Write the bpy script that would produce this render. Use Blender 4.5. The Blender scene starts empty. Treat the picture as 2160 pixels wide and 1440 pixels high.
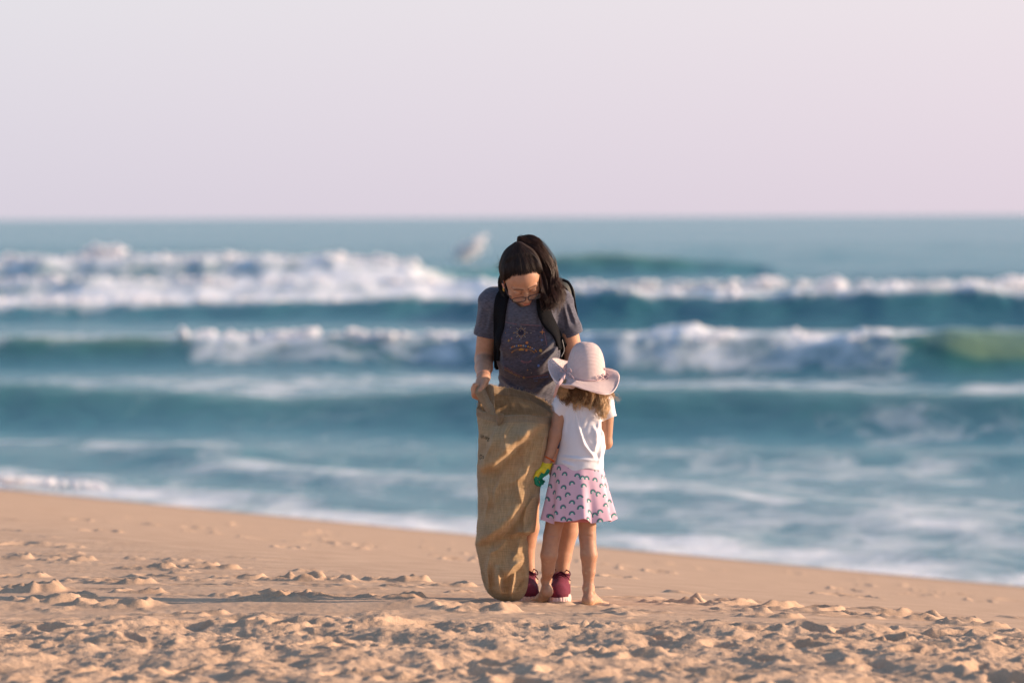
import bpy, bmesh, math, random
import numpy as np
from mathutils import Matrix, Vector
from mathutils.bvhtree import BVHTree
C = bpy.context.scene
rng = np.random.default_rng(7)
random.seed(7)

# ------------------------------------------------------------------ camera
D = 23.5                     # metres to the two people
FPX = 12000.0                # focal length in photo pixels (200 mm on 36 mm, 2160 px)
EYE = 1.588
cam_d = bpy.data.cameras.new('camera'); cam = bpy.data.objects.new('camera', cam_d)
C.collection.objects.link(cam); C.camera = cam
cam_d.lens = 200; cam_d.sensor_width = 36; cam_d.clip_start = 0.5; cam_d.clip_end = 60000
PITCH = math.atan((720 - 457.5) / FPX); ROLL = math.radians(0.29)
RM = Matrix.Rotation(math.radians(90) - PITCH, 4, 'X') @ Matrix.Rotation(-ROLL, 4, 'Z')
cam.matrix_world = Matrix.Translation((0, 0, EYE)) @ RM
cam_d.dof.use_dof = True; cam_d.dof.focus_distance = D; cam_d.dof.aperture_fstop = 3.4
RMn = np.array(RM.to_3x3())
def P(px, py, dy=0.0):
    """world point seen at photo pixel (px,py), dy metres behind the people's plane"""
    v = RMn @ np.array([(px - 1080) / FPX, (720 - py) / FPX, -1.0])
    t = (D + dy) / v[1]
    return np.array([v[0] * t, v[1] * t, EYE + v[2] * t])
M1 = 1 / 510.6               # metres per photo pixel at the people

# ------------------------------------------------------------------ light
SUN_EL, SUN_AZ = 15.0, 5.5  # degrees; azimuth behind the picture plane, from the right
W = bpy.data.worlds.new('World'); C.world = W; W.use_nodes = True
nt = W.node_tree; nt.nodes.clear()
def wn(t, **k):
    n = nt.nodes.new(t)
    for a, b in k.items(): setattr(n, a, b)
    return n
out = wn('ShaderNodeOutputWorld'); bg = wn('ShaderNodeBackground')
sky = wn('ShaderNodeTexSky', sky_type='NISHITA', sun_disc=False)
sky.sun_elevation = math.radians(SUN_EL); sky.sun_rotation = math.radians(90 - SUN_AZ)
sky.air_density = 1.0; sky.dust_density = 1.2; sky.ozone_density = 2.0
tc = wn('ShaderNodeTexCoord'); sep = wn('ShaderNodeSeparateXYZ')
nt.links.new(tc.outputs['Generated'], sep.inputs[0])
hz = wn('ShaderNodeMapRange', interpolation_type='SMOOTHSTEP')      # pale haze lying along the whole horizon
hz.inputs[1].default_value = 0.0; hz.inputs[2].default_value = 0.20
hz.inputs[3].default_value = 0.92; hz.inputs[4].default_value = 0.0
nt.links.new(sep.outputs[2], hz.inputs[0])
hc = wn('ShaderNodeValToRGB')                                       # haze colour with height
hr = wn('ShaderNodeMapRange'); hr.inputs[1].default_value = -0.004; hr.inputs[2].default_value = 0.045
nt.links.new(sep.outputs[2], hr.inputs[0]); nt.links.new(hr.outputs[0], hc.inputs[0])
SKYK = 0.15
hc.color_ramp.elements[0].color = (0.510 / SKYK, 0.463 / SKYK, 0.528 / SKYK, 1)
hc.color_ramp.elements[1].color = (0.595 / SKYK, 0.560 / SKYK, 0.615 / SKYK, 1)
wp = wn('ShaderNodeMapRange'); wp.inputs[1].default_value = -0.09; wp.inputs[2].default_value = 0.09
nt.links.new(sep.outputs[0], wp.inputs[0])
pk = wn('ShaderNodeMix', data_type='RGBA', blend_type='MULTIPLY'); pk.inputs[0].default_value = 1
tint = wn('ShaderNodeMix', data_type='RGBA')
tint.inputs[6].default_value = (0.97, 0.985, 1.0, 1); tint.inputs[7].default_value = (1.055, 1.0, 1.01, 1)
nt.links.new(wp.outputs[0], tint.inputs[0])
nt.links.new(hc.outputs[0], pk.inputs[6]); nt.links.new(tint.outputs[2], pk.inputs[7])
mx = wn('ShaderNodeMix', data_type='RGBA')
nt.links.new(hz.outputs[0], mx.inputs[0]); nt.links.new(sky.outputs[0], mx.inputs[6]); nt.links.new(pk.outputs[2], mx.inputs[7])
nt.links.new(mx.outputs[2], bg.inputs[0]); bg.inputs[1].default_value = SKYK
nt.links.new(bg.outputs[0], out.inputs[0])
sl = bpy.data.lights.new('sun', 'SUN'); so = bpy.data.objects.new('sun', sl); C.collection.objects.link(so)
sl.energy = 5.0; sl.angle = math.radians(0.6); sl.color = (1.0, 0.72, 0.51)
e, a = math.radians(SUN_EL), math.radians(SUN_AZ)
sdir = Vector((math.cos(e) * math.cos(a), math.cos(e) * math.sin(a), math.sin(e)))
so.rotation_euler = sdir.to_track_quat('Z', 'Y').to_euler()
so.location = (30, 20, 15)
C.view_settings.view_transform = 'Standard'; C.view_settings.look = 'None'
C.view_settings.exposure = 0.52; C.view_settings.gamma = 1; C.view_settings.use_curve_mapping = False
C.render.engine = 'CYCLES'; C.cycles.use_denoising = True
C.cycles.max_bounces = 6; C.cycles.sample_clamp_indirect = 6

# ------------------------------------------------------------------ helpers
def tagit(o, label=None, cat=None, group=None, kind=None):
    for k, v in (('label', label), ('category', cat), ('group', group), ('kind', kind)):
        if v: o[k] = v
    return o
def link(name, me, parent=None, mat=None):
    o = bpy.data.objects.new(name, me); C.collection.objects.link(o)
    if mat is not None: me.materials.append(mat)
    if parent is not None:
        o.parent = parent
        o.matrix_parent_inverse = parent.matrix_world.inverted()
    return o
def empty(name, loc, label, cat):
    o = bpy.data.objects.new(name, None); C.collection.objects.link(o)
    o.empty_display_size = 0.1; o.location = loc; o.matrix_world = Matrix.Translation(loc)
    return tagit(o, label, cat)
def mesh_np(name, V, F, smooth=True):
    V = np.asarray(V, dtype=np.float32); F = np.asarray(F, dtype=np.int32)
    me = bpy.data.meshes.new(name); n = F.shape[1]
    me.vertices.add(len(V)); me.vertices.foreach_set('co', V.ravel())
    me.loops.add(F.size); me.loops.foreach_set('vertex_index', F.ravel())
    me.polygons.add(len(F)); me.polygons.foreach_set('loop_start', np.arange(0, F.size, n, dtype=np.int32))
    me.update(calc_edges=True); me.validate()
    me.polygons.foreach_set('use_smooth', np.full(len(me.polygons), smooth))
    return me
def set_col(me, col, name='Col'):
    a = me.color_attributes.new(name, 'FLOAT_COLOR', 'POINT')
    c = np.ones((len(me.vertices), 4), dtype=np.float32); c[:, :3] = col
    a.data.foreach_set('color', c.ravel())
def set_f(me, vals, name):
    a = me.attributes.new(name, 'FLOAT', 'POINT'); a.data.foreach_set('value', np.asarray(vals, dtype=np.float32))
def grid_faces(nr, nc, wrap=False):
    r = np.arange(nr - 1)[:, None]; c = np.arange(nc if wrap else nc - 1)[None, :]
    c2 = (c + 1) % nc
    return np.stack([r * nc + c, r * nc + c2, (r + 1) * nc + c2, (r + 1) * nc + c], -1).reshape(-1, 4)
def sstep(a, b, x):
    t = np.clip((x - a) / (b - a), 0, 1); return t * t * (3 - 2 * t)
def perlin2(x, y, seed=0):
    xi = np.floor(x).astype(np.int64); yi = np.floor(y).astype(np.int64); xf = x - xi; yf = y - yi
    u = xf * xf * xf * (xf * (xf * 6 - 15) + 10); v = yf * yf * yf * (yf * (yf * 6 - 15) + 10)
    def g(ix, iy, dx, dy):
        h = (ix * 374761393 + iy * 668265263 + seed * 974634777) & 0xffffffff
        h = ((h ^ (h >> 13)) * 1274126177) & 0xffffffff; h = h ^ (h >> 16)
        an = (h & 0xffff) * (2 * math.pi / 65536); return np.cos(an) * dx + np.sin(an) * dy
    a = g(xi, yi, xf, yf); b = g(xi + 1, yi, xf - 1, yf); c = g(xi, yi + 1, xf, yf - 1); d = g(xi + 1, yi + 1, xf - 1, yf - 1)
    return ((a + (b - a) * u) + ((c + (d - c) * u) - (a + (b - a) * u)) * v) * 1.4
def fbm(x, y, o, seed=0, g=0.5):
    r = 0; am = 1.0
    for i in range(o): r = r + am * perlin2(x * 2 ** i, y * 2 ** i, seed + i * 17); am *= g
    return r
def perlin3(p, seed=0):
    # cheap 3-D noise: mean of three planar noises in turned planes
    return (perlin2(p[:, 0] + 3.1 * seed, p[:, 2] - p[:, 1] * .6, seed) + perlin2(p[:, 1] + p[:, 0] * .5, p[:, 2] + 7.7, seed + 5)) * .7
def tubes(Pts, R, sides=4):
    """Pts (N,M,3), R (N,M) -> one mesh of tubes"""
    Pts = np.asarray(Pts, float); N, M, _ = Pts.shape
    R = np.broadcast_to(np.asarray(R, float), (N, M))
    T = np.gradient(Pts, axis=1); T /= np.linalg.norm(T, axis=2, keepdims=True) + 1e-9
    ref = np.broadcast_to(np.array([0.31, 0.87, 0.2]), T.shape)
    A = np.cross(T, ref); A /= np.linalg.norm(A, axis=2, keepdims=True) + 1e-9; B = np.cross(T, A)
    an = np.arange(sides) * 2 * math.pi / sides
    V = Pts[:, :, None] + R[:, :, None, None] * (A[:, :, None] * np.cos(an)[None, None, :, None] + B[:, :, None] * np.sin(an)[None, None, :, None])
    f = grid_faces(M, sides, True); F = (f[None] + (np.arange(N) * M * sides)[:, None, None]).reshape(-1, 4)
    caps = []
    if sides == 4:
        base = (np.arange(N) * M * sides)[:, None]
        F = np.concatenate([F, base + np.array([[3, 2, 1, 0]]), base + (M - 1) * 4 + np.array([[0, 1, 2, 3]])])
    return V.reshape(-1, 3), F
def spline(pts, n):
    """Catmull-Rom through pts (k,3) -> (n,3)"""
    pts = np.asarray(pts, float); k = len(pts)
    q = np.vstack([2 * pts[0] - pts[1], pts, 2 * pts[-1] - pts[-2]])
    t = np.linspace(0, k - 1 - 1e-6, n); i = t.astype(int); f = (t - i)[:, None]
    p0, p1, p2, p3 = q[i], q[i + 1], q[i + 2], q[i + 3]
    return .5 * (2 * p1 + (p2 - p0) * f + (2 * p0 - 5 * p1 + 4 * p2 - p3) * f ** 2 + (3 * p1 - p0 - 3 * p2 + p3) * f ** 3)
def tube_obj(name, pts, r, mat, parent, n=24, sides=8):
    c = spline(pts, n)[None]; V, F = tubes(c, np.full((1, n), r) if np.isscalar(r) else np.interp(np.linspace(0, 1, n), np.linspace(0, 1, len(r)), r)[None], sides)
    me = mesh_np(name, V, F)
    return link(name, me, parent, mat)

# ---- signed distance modelling
class Sdf:
    def __init__(s): s.pr = []
    def add(s, fn, c, rad, k=.012, op='u'): s.pr.append((fn, np.asarray(c, float), rad, k, op)); return s
    def cone(s, a, b, ra, rb, k=.012, op='u', flat=None, f=1.0):
        a = np.asarray(a, float); b = np.asarray(b, float); ab = b - a; L2 = max(ab @ ab, 1e-12)
        def fn(p):
            t = np.clip(((p - a) @ ab) / L2, 0, 1); q = p - a - t[:, None] * ab
            if flat is not None: q = q + np.outer(q @ flat, flat) * (f - 1)
            return np.sqrt((q * q).sum(1)) - (ra + (rb - ra) * t)
        return s.add(fn, (a + b) / 2, math.sqrt(L2) / 2 + max(ra, rb), k, op)
    def ell(s, c, r, axes=None, k=.012, op='u'):
        c = np.asarray(c, float); r = np.asarray(r, float); A = np.eye(3) if axes is None else np.asarray(axes)
        def fn(p):
            q = (p - c) @ A.T; k0 = np.sqrt(((q / r) ** 2).sum(1)); k1 = np.sqrt(((q / r ** 2) ** 2).sum(1)) + 1e-9
            return np.where(k0 < .05, -r.min(), k0 * (k0 - 1) / k1)
        return s.add(fn, c, r.max(), k, op)
    def plane(s, pt, n, k=.003):   # cuts away the side n points to
        pt = np.asarray(pt, float); n = np.asarray(n, float); n = n / np.linalg.norm(n)
        return s.add(lambda p: -((p - pt) @ n), pt, 1e9, k, 's')
    def fn(s, f, c, rad, k=.003, op='s'): return s.add(f, c, rad, k, op)
    def ev(s, p, c=None, rad=None):
        d = np.full(len(p), 1.0)
        for fn, pc, pr_, k, op in s.pr:
            if op == 'd':
                d = d + fn(p); continue
            if c is not None and np.linalg.norm(pc - c) - pr_ > rad + .05: continue
            e = fn(p)
            if op == 'u':
                h = np.clip(.5 + .5 * (d - e) / k, 0, 1); d = d + (e - d) * h - k * h * (1 - h)
            else:
                e = -e; h = np.clip(.5 + .5 * (e - d) / k, 0, 1); d = d + (e - d) * h + k * h * (1 - h)
        return d
    def mesh(s, name, vox, lo=None, hi=None):
        if lo is None:
            U = [(c - r, c + r) for f, c, r, k, o in s.pr if o == 'u']
            lo = np.min([u[0] for u in U], 0) - .03; hi = np.max([u[1] for u in U], 0) + .03
        lo = np.asarray(lo, float); hi = np.asarray(hi, float)
        B = 14; nb = np.ceil((hi - lo) / (vox * B)).astype(int); n = nb * B
        G = np.ones(n, dtype=np.float32)
        bc = np.stack(np.meshgrid(*[np.arange(k) for k in nb], indexing='ij'), -1).reshape(-1, 3)
        ctr = lo + (bc + .5) * B * vox
        dc = s.ev(ctr); half = B * vox * .87
        loc = np.stack(np.meshgrid(*[np.arange(B)] * 3, indexing='ij'), -1).reshape(-1, 3)
        for b, c0, d0 in zip(bc, ctr, dc):
            o = b * B
            if abs(d0) > half * 1.6 + .012:
                if d0 < 0: G[o[0]:o[0] + B, o[1]:o[1] + B, o[2]:o[2] + B] = -1
                continue
            v = s.ev(lo + (o + loc) * vox, c0, half)
            G[o[0]:o[0] + B, o[1]:o[1] + B, o[2]:o[2] + B] = v.reshape(B, B, B)
        S = G < 0
        cnt = np.zeros(tuple(n - 1), np.uint8)
        for dx in (0, 1):
            for dy in (0, 1):
                for dz in (0, 1):
                    cnt += S[dx:n[0] - 1 + dx, dy:n[1] - 1 + dy, dz:n[2] - 1 + dz]
        act = (cnt > 0) & (cnt < 8); I = np.argwhere(act)
        idx = np.full(act.shape, -1, np.int32); idx[act] = np.arange(len(I))
        acc = np.zeros((len(I), 3)); m = np.zeros(len(I))
        for ax in range(3):
            o1, o2 = [q for q in range(3) if q != ax]
            for i in (0, 1):
                for j in (0, 1):
                    off = np.zeros(3, int); off[o1] = i; off[o2] = j
                    e2 = off.copy(); e2[ax] = 1
                    A = I + off; Bq = I + e2
                    va = G[A[:, 0], A[:, 1], A[:, 2]]; vb = G[Bq[:, 0], Bq[:, 1], Bq[:, 2]]
                    w = (va < 0) != (vb < 0)
                    t = np.where(w, va / np.where(w, va - vb, 1), 0)
                    p = off[None].astype(float).repeat(len(I), 0); p[:, ax] = t
                    acc[w] += p[w]; m[w] += 1
        V = lo + (I + acc / m[:, None]) * vox
        Fs = []
        for ax in range(3):
            o1, o2 = [q for q in range(3) if q != ax]
            sl0 = [slice(1, n[q] - 1) for q in range(3)]; sl1 = list(sl0)
            sl0[ax] = slice(0, n[ax] - 1); sl1[ax] = slice(1, n[ax])
            a0 = S[tuple(sl0)]; a1 = S[tuple(sl1)]; ch = np.argwhere(a0 != a1)
            sign = a0[ch[:, 0], ch[:, 1], ch[:, 2]]
            base = ch.copy(); base[:, o1] += 1; base[:, o2] += 1
            def cell(d1, d2):
                q = base.copy(); q[:, o1] -= d1; q[:, o2] -= d2; return idx[q[:, 0], q[:, 1], q[:, 2]]
            q = np.stack([cell(1, 1), cell(0, 1), cell(0, 0), cell(1, 0)], 1)
            flip = sign if ax != 1 else ~sign
            q[~flip] = q[~flip][:, ::-1]; Fs.append(q)
        F = np.concatenate(Fs); F = F[(F >= 0).all(1)]
        return mesh_np(name, V, F), V

# ------------------------------------------------------------------ materials
def mat(name, base=(.5, .5, .5), rough=.8, spec=.3, sub=0.0, subr=(.01, .004, .002), noise=0.0, nscale=40, bump=0.0, bscale=200, attr=None, sheen=0, metal=0, detail=4, ndist=0):
    m = bpy.data.materials.new(name); m.use_nodes = True; t = m.node_tree; b = t.nodes['Principled BSDF']
    b.inputs['Roughness'].default_value = rough; b.inputs['Specular IOR Level'].default_value = spec
    b.inputs['Metallic'].default_value = metal
    if sub:
        b.inputs['Subsurface Weight'].default_value = sub; b.inputs['Subsurface Radius'].default_value = subr
        b.inputs['Subsurface Scale'].default_value = 1.0
    if sheen: b.inputs['Sheen Weight'].default_value = sheen
    if attr:
        ca = t.nodes.new('ShaderNodeVertexColor'); ca.layer_name = attr; src = ca.outputs[0]
    else:
        rg = t.nodes.new('ShaderNodeRGB'); rg.outputs[0].default_value = (*base, 1); src = rg.outputs[0]
    geo = t.nodes.new('ShaderNodeNewGeometry')
    if noise:
        nz = t.nodes.new('ShaderNodeTexNoise'); nz.inputs['Scale'].default_value = nscale; nz.inputs['Detail'].default_value = detail
        nz.inputs['Distortion'].default_value = ndist
        t.links.new(geo.outputs['Position'], nz.inputs['Vector'])
        mr = t.nodes.new('ShaderNodeMapRange'); mr.inputs[1].default_value = .3; mr.inputs[2].default_value = .7
        mr.inputs[3].default_value = 1 - noise; mr.inputs[4].default_value = 1 + noise
        t.links.new(nz.outputs[0], mr.inputs[0])
        vm = t.nodes.new('ShaderNodeVectorMath'); vm.operation = 'SCALE'
        t.links.new(src, vm.inputs[0]); t.links.new(mr.outputs[0], vm.inputs['Scale']); src = vm.outputs[0]
    t.links.new(src, b.inputs['Base Color'])
    if bump:
        nb = t.nodes.new('ShaderNodeTexNoise'); nb.inputs['Scale'].default_value = bscale; nb.inputs['Detail'].default_value = 5
        t.links.new(geo.outputs['Position'], nb.inputs['Vector'])
        bp = t.nodes.new('ShaderNodeBump'); bp.inputs['Strength'].default_value = 1; bp.inputs['Distance'].default_value = bump
        t.links.new(nb.outputs[0], bp.inputs['Height']); t.links.new(bp.outputs[0], b.inputs['Normal'])
    return m
# ================================================================== SAND
SEA = -1.20
def shore_s(X, Y):           # metres seaward of the waterline, measured square to it
    w = .45 * np.sin(X * .21 + .8) + .25 * np.sin(Y * .17 + X * .33)
    return ((Y - 49.9) + 1.72 * X) / 1.99 + w * .5
def beach_base(X, Y):
    s = shore_s(X, Y)
    t = (s + 12.6)                                   # seaward of the berm crest
    z = .0285 - 0.0975 * (np.sqrt(t * t + 1.2) + t) * .5
    far = np.clip(s - 6, 0, None); z = z - .02 * far
    z = np.maximum(z, -6)
    z = z + .05 * np.clip(-s - 17, 0, 80) * 0.10
    return z
def axis(fine0, fine1, step, lo, hi, g=1.16, cap=8.0):
    a = list(np.arange(fine0, fine1, step)); s = step; v = fine1
    while v < hi: a.append(v); s = min(s * g, cap if v < 200 else 1e9); v += s
    s = step; v = fine0
    b = []
    while v > lo: s = min(s * g, cap if v > -200 else 1e9); v -= s; b.append(v)
    return np.array(b[::-1] + a)
gx = axis(-2.55, 2.55, .0095, -700, 700)
gy = []; v = 18.7; s = .0125
while v < 25.4: gy.append(v); v += s
while v < 400: s *= 1.012 if v < 60 else 1.15; gy.append(v); v += s
s = .0125; v = 18.7; bk = []
while v > -120: s *= 1.2; v -= s; bk.append(v)
gy = np.array(bk[::-1] + gy)
X, Y = np.meshgrid(gx, gy)
x = X.ravel(); y = Y.ravel()
z = beach_base(x, y)
near = np.abs(x) < 9
s_ = shore_s(x, y)
churn = 1 - sstep(21.6, 22.9, y + .35 * perlin2(x * .9, y * .9, 3))           # well trodden dry sand in front
top = 1 - sstep(-13.0, -12.2, s_ + .25 * perlin2(x * 1.3, y * 1.3, 9))         # berm top against smooth foreshore
zz = np.zeros_like(x)
# soft rolling hollows
zz += .022 * perlin2(x * 1.9, y * 1.5, 21) * (.25 + .75 * churn) * top
# trodden mounds
r1 = 1 - np.abs(perlin2(x * 4.2 + .5 * perlin2(x * 3, y * 3, 5), y * 3.1, 31)) * 1.8
zz += churn * .024 * perlin2(x * 2.4, y * 1.8, 32) + churn * .015 * perlin2(x * 5, y * 3.6, 33) + churn * .012 * (r1 - .3) + churn * .013 * perlin2(x * 8.5, y * 6.2, 41) * (1 + .8 * perlin2(x * 1.1, y * 1.1, 45)) + churn * .005 * np.abs(perlin2(x * 19, y * 15, 43))
zz += churn * .0030 * perlin2(x * 34, y * 27, 44)
cb_ = sstep(.05, .5, perlin2(x * 15 + perlin2(x * 30, y * 26, 46), y * 12, 47)); zz += churn * .006 * cb_ * (.6 + .6 * perlin2(x * 3, y * 3, 48))
cb_ = sstep(.15, .5, perlin2(x * 27, y * 22, 49)); zz += churn * .005 * cb_
clod = sstep(.38, .70, fbm(x * 3.0, y * 2.2, 3, 51))
zz += (1 - churn) * top * clod * (.006 + .010 * np.abs(perlin2(x * 16, y * 13, 52)) + .004 * perlin2(x * 34, y * 28, 53))
zz += top * .0016 * perlin2(x * 60, y * 45, 54) + top * .0015 * perlin2(x * 25, y * 20, 55)
zz += .004 * perlin2(x * .8, y * .5, 56)
# footprints: a pressed hollow with a pushed-up, broken rim
def footprint(cx, cy, ang, L, Wd, dep, rim):
    global zz
    m = (np.abs(x - cx) < L * 1.7) & (np.abs(y - cy) < L * 1.7)
    if not m.any(): return
    dx = x[m] - cx; dy = y[m] - cy; c, s2 = math.cos(ang), math.sin(ang)
    u = (dx * c + dy * s2) / (L * .5); w = (-dx * s2 + dy * c) / (Wd * .5 * (1 + .25 * np.clip((dx * c + dy * s2) / (L * .5), -1, 1)))
    r = np.sqrt(u * u + w * w) * (1 + .16 * perlin2(x[m] * 14, y[m] * 14, int(cx * 91) & 63))
    n = perlin2(x[m] * 26, y[m] * 20, int(cy * 71) & 63)
    zz[m] += -dep * (1 - sstep(.55, 1.05, r)) + rim * np.exp(-((r - 1.22) / .24) ** 2) * (.60 + .45 * n + .5 * sstep(-.2, 1, u))
R = random.Random(4)
for i in range(150):                                 # foreground
    footprint(R.uniform(-2.2, 2.2), R.uniform(18.6, 22.2), R.uniform(0, 6.3), R.uniform(.17, .30), R.uniform(.08, .13), R.uniform(.014, .038), R.uniform(.004, .012))
for i in range(46):                                  # berm top
    cy = R.uniform(22.2, 25.3)
    footprint(R.uniform(-2.4, 2.4), cy, R.uniform(-.5, .5) + R.choice([0, math.pi]), R.uniform(.16, .27), R.uniform(.08, .11), R.uniform(.006, .016), R.uniform(.006, .014))
for px, py, sz in ((1690, 1262, 1.3), (1590, 1260, 1.2), (1500, 1256, 1.3), (1420, 1256, 1.0), (1560, 1275, .9), (1840, 1264, 1.1), (1900, 1268, 1.2), (1990, 1268, 1.1),
                   (2060, 1280, .9), (1625, 1290, .9), (830, 1218, 1.1), (400, 1196, 1.0), (445, 1200, .9), (310, 1203, 1.0), (140, 1183, .9), (620, 1225, 1.0), (500, 1222, .8), (945, 1228, .8),
                   (250, 1235, 1.1), (25, 1254, 1.6), (290, 1256, .8), (530, 1262, 1.2), (555, 1276, 1.3), (820, 1262, 1.0), (240, 1292, 1.2), (90, 1290, 1.1), (5, 1180, 1.0), (610, 1258, .7), (425, 1302, .8), (1000, 1292, 1.3), (700, 1224, .7), (130, 1270, 1.0), (40, 1222, .9)):
    v = P(px, py, 0); t = -EYE / (v[2] - EYE); cx, cy = v[0] * t, v[1] * t          # where that ray meets the level berm
    footprint(cx, cy, R.uniform(-.3, .3), .20 * sz, .10 * sz, .010, .022 * sz)
for i in range(70):                                  # faint marks on the smooth slope
    footprint(R.uniform(-4.5, 3.0), R.uniform(26.5, 40), R.uniform(0, 3), R.uniform(.2, .3), R.uniform(.1, .14), .014, .012)
# a low ridge of sand in front of the people, to the left, and another on the right
rg_ = (22.95 + .10 * perlin2(x * .9, y * 0, 101)); zz += .034 * np.exp(-((y - rg_) / .16) ** 2) * (1 - sstep(-.35, -.05, x)) * (.75 + .5 * perlin2(x * 1.7, y * 2, 102))
# settle round the feet and the sack
for px, py, dd, rr in ((1080, 1268, 0, .22), (1145, 1270, -.1, .16), (1245, 1272, -.18, .13), (1178, 1266, .05, .17), (1124, 1262, .15, .14)):
    v = P(px, py, dd); q = ((x - v[0]) ** 2 + (y - D - dd) ** 2) / rr ** 2
    zz *= 1 - .9 * np.exp(-q ** 1.5)
    zz += .012 * np.exp(-((np.sqrt(q) - .72) / .22) ** 2) * (.7 + .8 * perlin2(x * 17, y * 13, 103))
wet = sstep(-1.2, .2, s_)
zz *= (1 - wet)
zz = np.where(near, zz, zz * .3)
z = z + zz
me = mesh_np('beach_sand', np.stack([x, y, z], 1), grid_faces(len(gy), len(gx)))
sand_z = z.reshape(X.shape)
def ground_z(wx, wy):
    i = np.clip(np.searchsorted(gx, wx), 1, len(gx) - 1); j = np.clip(np.searchsorted(gy, wy), 1, len(gy) - 1)
    return float(sand_z[j, i])
set_f(me, wet, 'wet'); set_f(me, np.clip(churn + .7 * clod * top, 0, 1), 'loose')
ms = mat('sand', (.45, .315, .215), rough=.95, spec=.12)
t = ms.node_tree; b = t.nodes['Principled BSDF']; geo = t.nodes.new('ShaderNodeNewGeometry')
def tn(t, ty, **k):
    n = t.nodes.new(ty)
    for a_, b_ in k.items(): setattr(n, a_, b_)
    return n
n1 = tn(t, 'ShaderNodeTexNoise'); n1.inputs['Scale'].default_value = 5; n1.inputs['Detail'].default_value = 6
n2 = tn(t, 'ShaderNodeTexNoise'); n2.inputs['Scale'].default_value = 240; n2.inputs['Detail'].default_value = 3
n3 = tn(t, 'ShaderNodeTexNoise'); n3.inputs['Scale'].default_value = 70; n3.inputs['Detail'].default_value = 5
for n in (n1, n2, n3): t.links.new(geo.outputs['Position'], n.inputs['Vector'])
cr = tn(t, 'ShaderNodeValToRGB'); cr.color_ramp.elements[0].position = .3; cr.color_ramp.elements[1].position = .7
cr.color_ramp.elements[0].color = (.50, .335, .225, 1); cr.color_ramp.elements[1].color = (.62, .43, .295, 1)
t.links.new(n1.outputs[0], cr.inputs[0])
sp = tn(t, 'ShaderNodeMapRange'); sp.inputs[1].default_value = .25; sp.inputs[2].default_value = .7; sp.inputs[3].default_value = .78; sp.inputs[4].default_value = 1.15
t.links.new(n2.outputs[0], sp.inputs[0])
vm = tn(t, 'ShaderNodeVectorMath', operation='SCALE'); t.links.new(cr.outputs[0], vm.inputs[0]); t.links.new(sp.outputs[0], vm.inputs['Scale'])
wa = tn(t, 'ShaderNodeAttribute', attribute_name='wet')
wm = tn(t, 'ShaderNodeMix', data_type='RGBA', blend_type='MULTIPLY'); wm.inputs[7].default_value = (.5, .5, .52, 1)
t.links.new(wa.outputs['Fac'], wm.inputs[0]); t.links.new(vm.outputs[0], wm.inputs[6]); t.links.new(wm.outputs[2], b.inputs['Base Color'])
bp = tn(t, 'ShaderNodeBump'); bp.inputs['Distance'].default_value = .006
ad = tn(t, 'ShaderNodeMath', operation='ADD'); t.links.new(n3.outputs[0], ad.inputs[0]); 
m2 = tn(t, 'ShaderNodeMath', operation='MULTIPLY'); m2.inputs[1].default_value = .5; t.links.new(n2.outputs[0], m2.inputs[0]); t.links.new(m2.outputs[0], ad.inputs[1])
la = tn(t, 'ShaderNodeAttribute', attribute_name='loose')
ls = tn(t, 'ShaderNodeMapRange'); ls.inputs[3].default_value = .22; ls.inputs[4].default_value = .8; t.links.new(la.outputs['Fac'], ls.inputs[0]); t.links.new(ls.outputs[0], bp.inputs['Strength'])
t.links.new(ad.outputs[0], bp.inputs['Height']); t.links.new(bp.outputs[0], b.inputs['Normal'])
sand = link('sand_beach', me, None, ms); tagit(sand, 'trodden golden beach sand sloping down to the surf', kind='structure')

# ================================================================== SEA
HS = EYE - SEA
def ydist(py): return HS * FPX / (py - 457.5)
cu = np.concatenate([np.linspace(-7000, -1200, 26)[:-1], np.linspace(-1200, -60, 36)[:-1], np.linspace(-60, 2220, 350), np.linspace(2220, 3400, 36)[1:], np.linspace(3400, 9200, 26)[1:]])
ry = [30.0]
while ry[-1] < 30000:
    v = ry[-1]
    st = .2 if v < 165 else .34 if v < 275 else .34 * 1.03 ** ((v - 275) / 5) if v < 340 else v * .02
    if v < 44: st = .25
    ry.append(v + min(st, v * .25))
ry = np.array(ry)
U, Yg = np.meshgrid(cu, ry)
Xg = (U - 1080) / FPX * Yg
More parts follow.
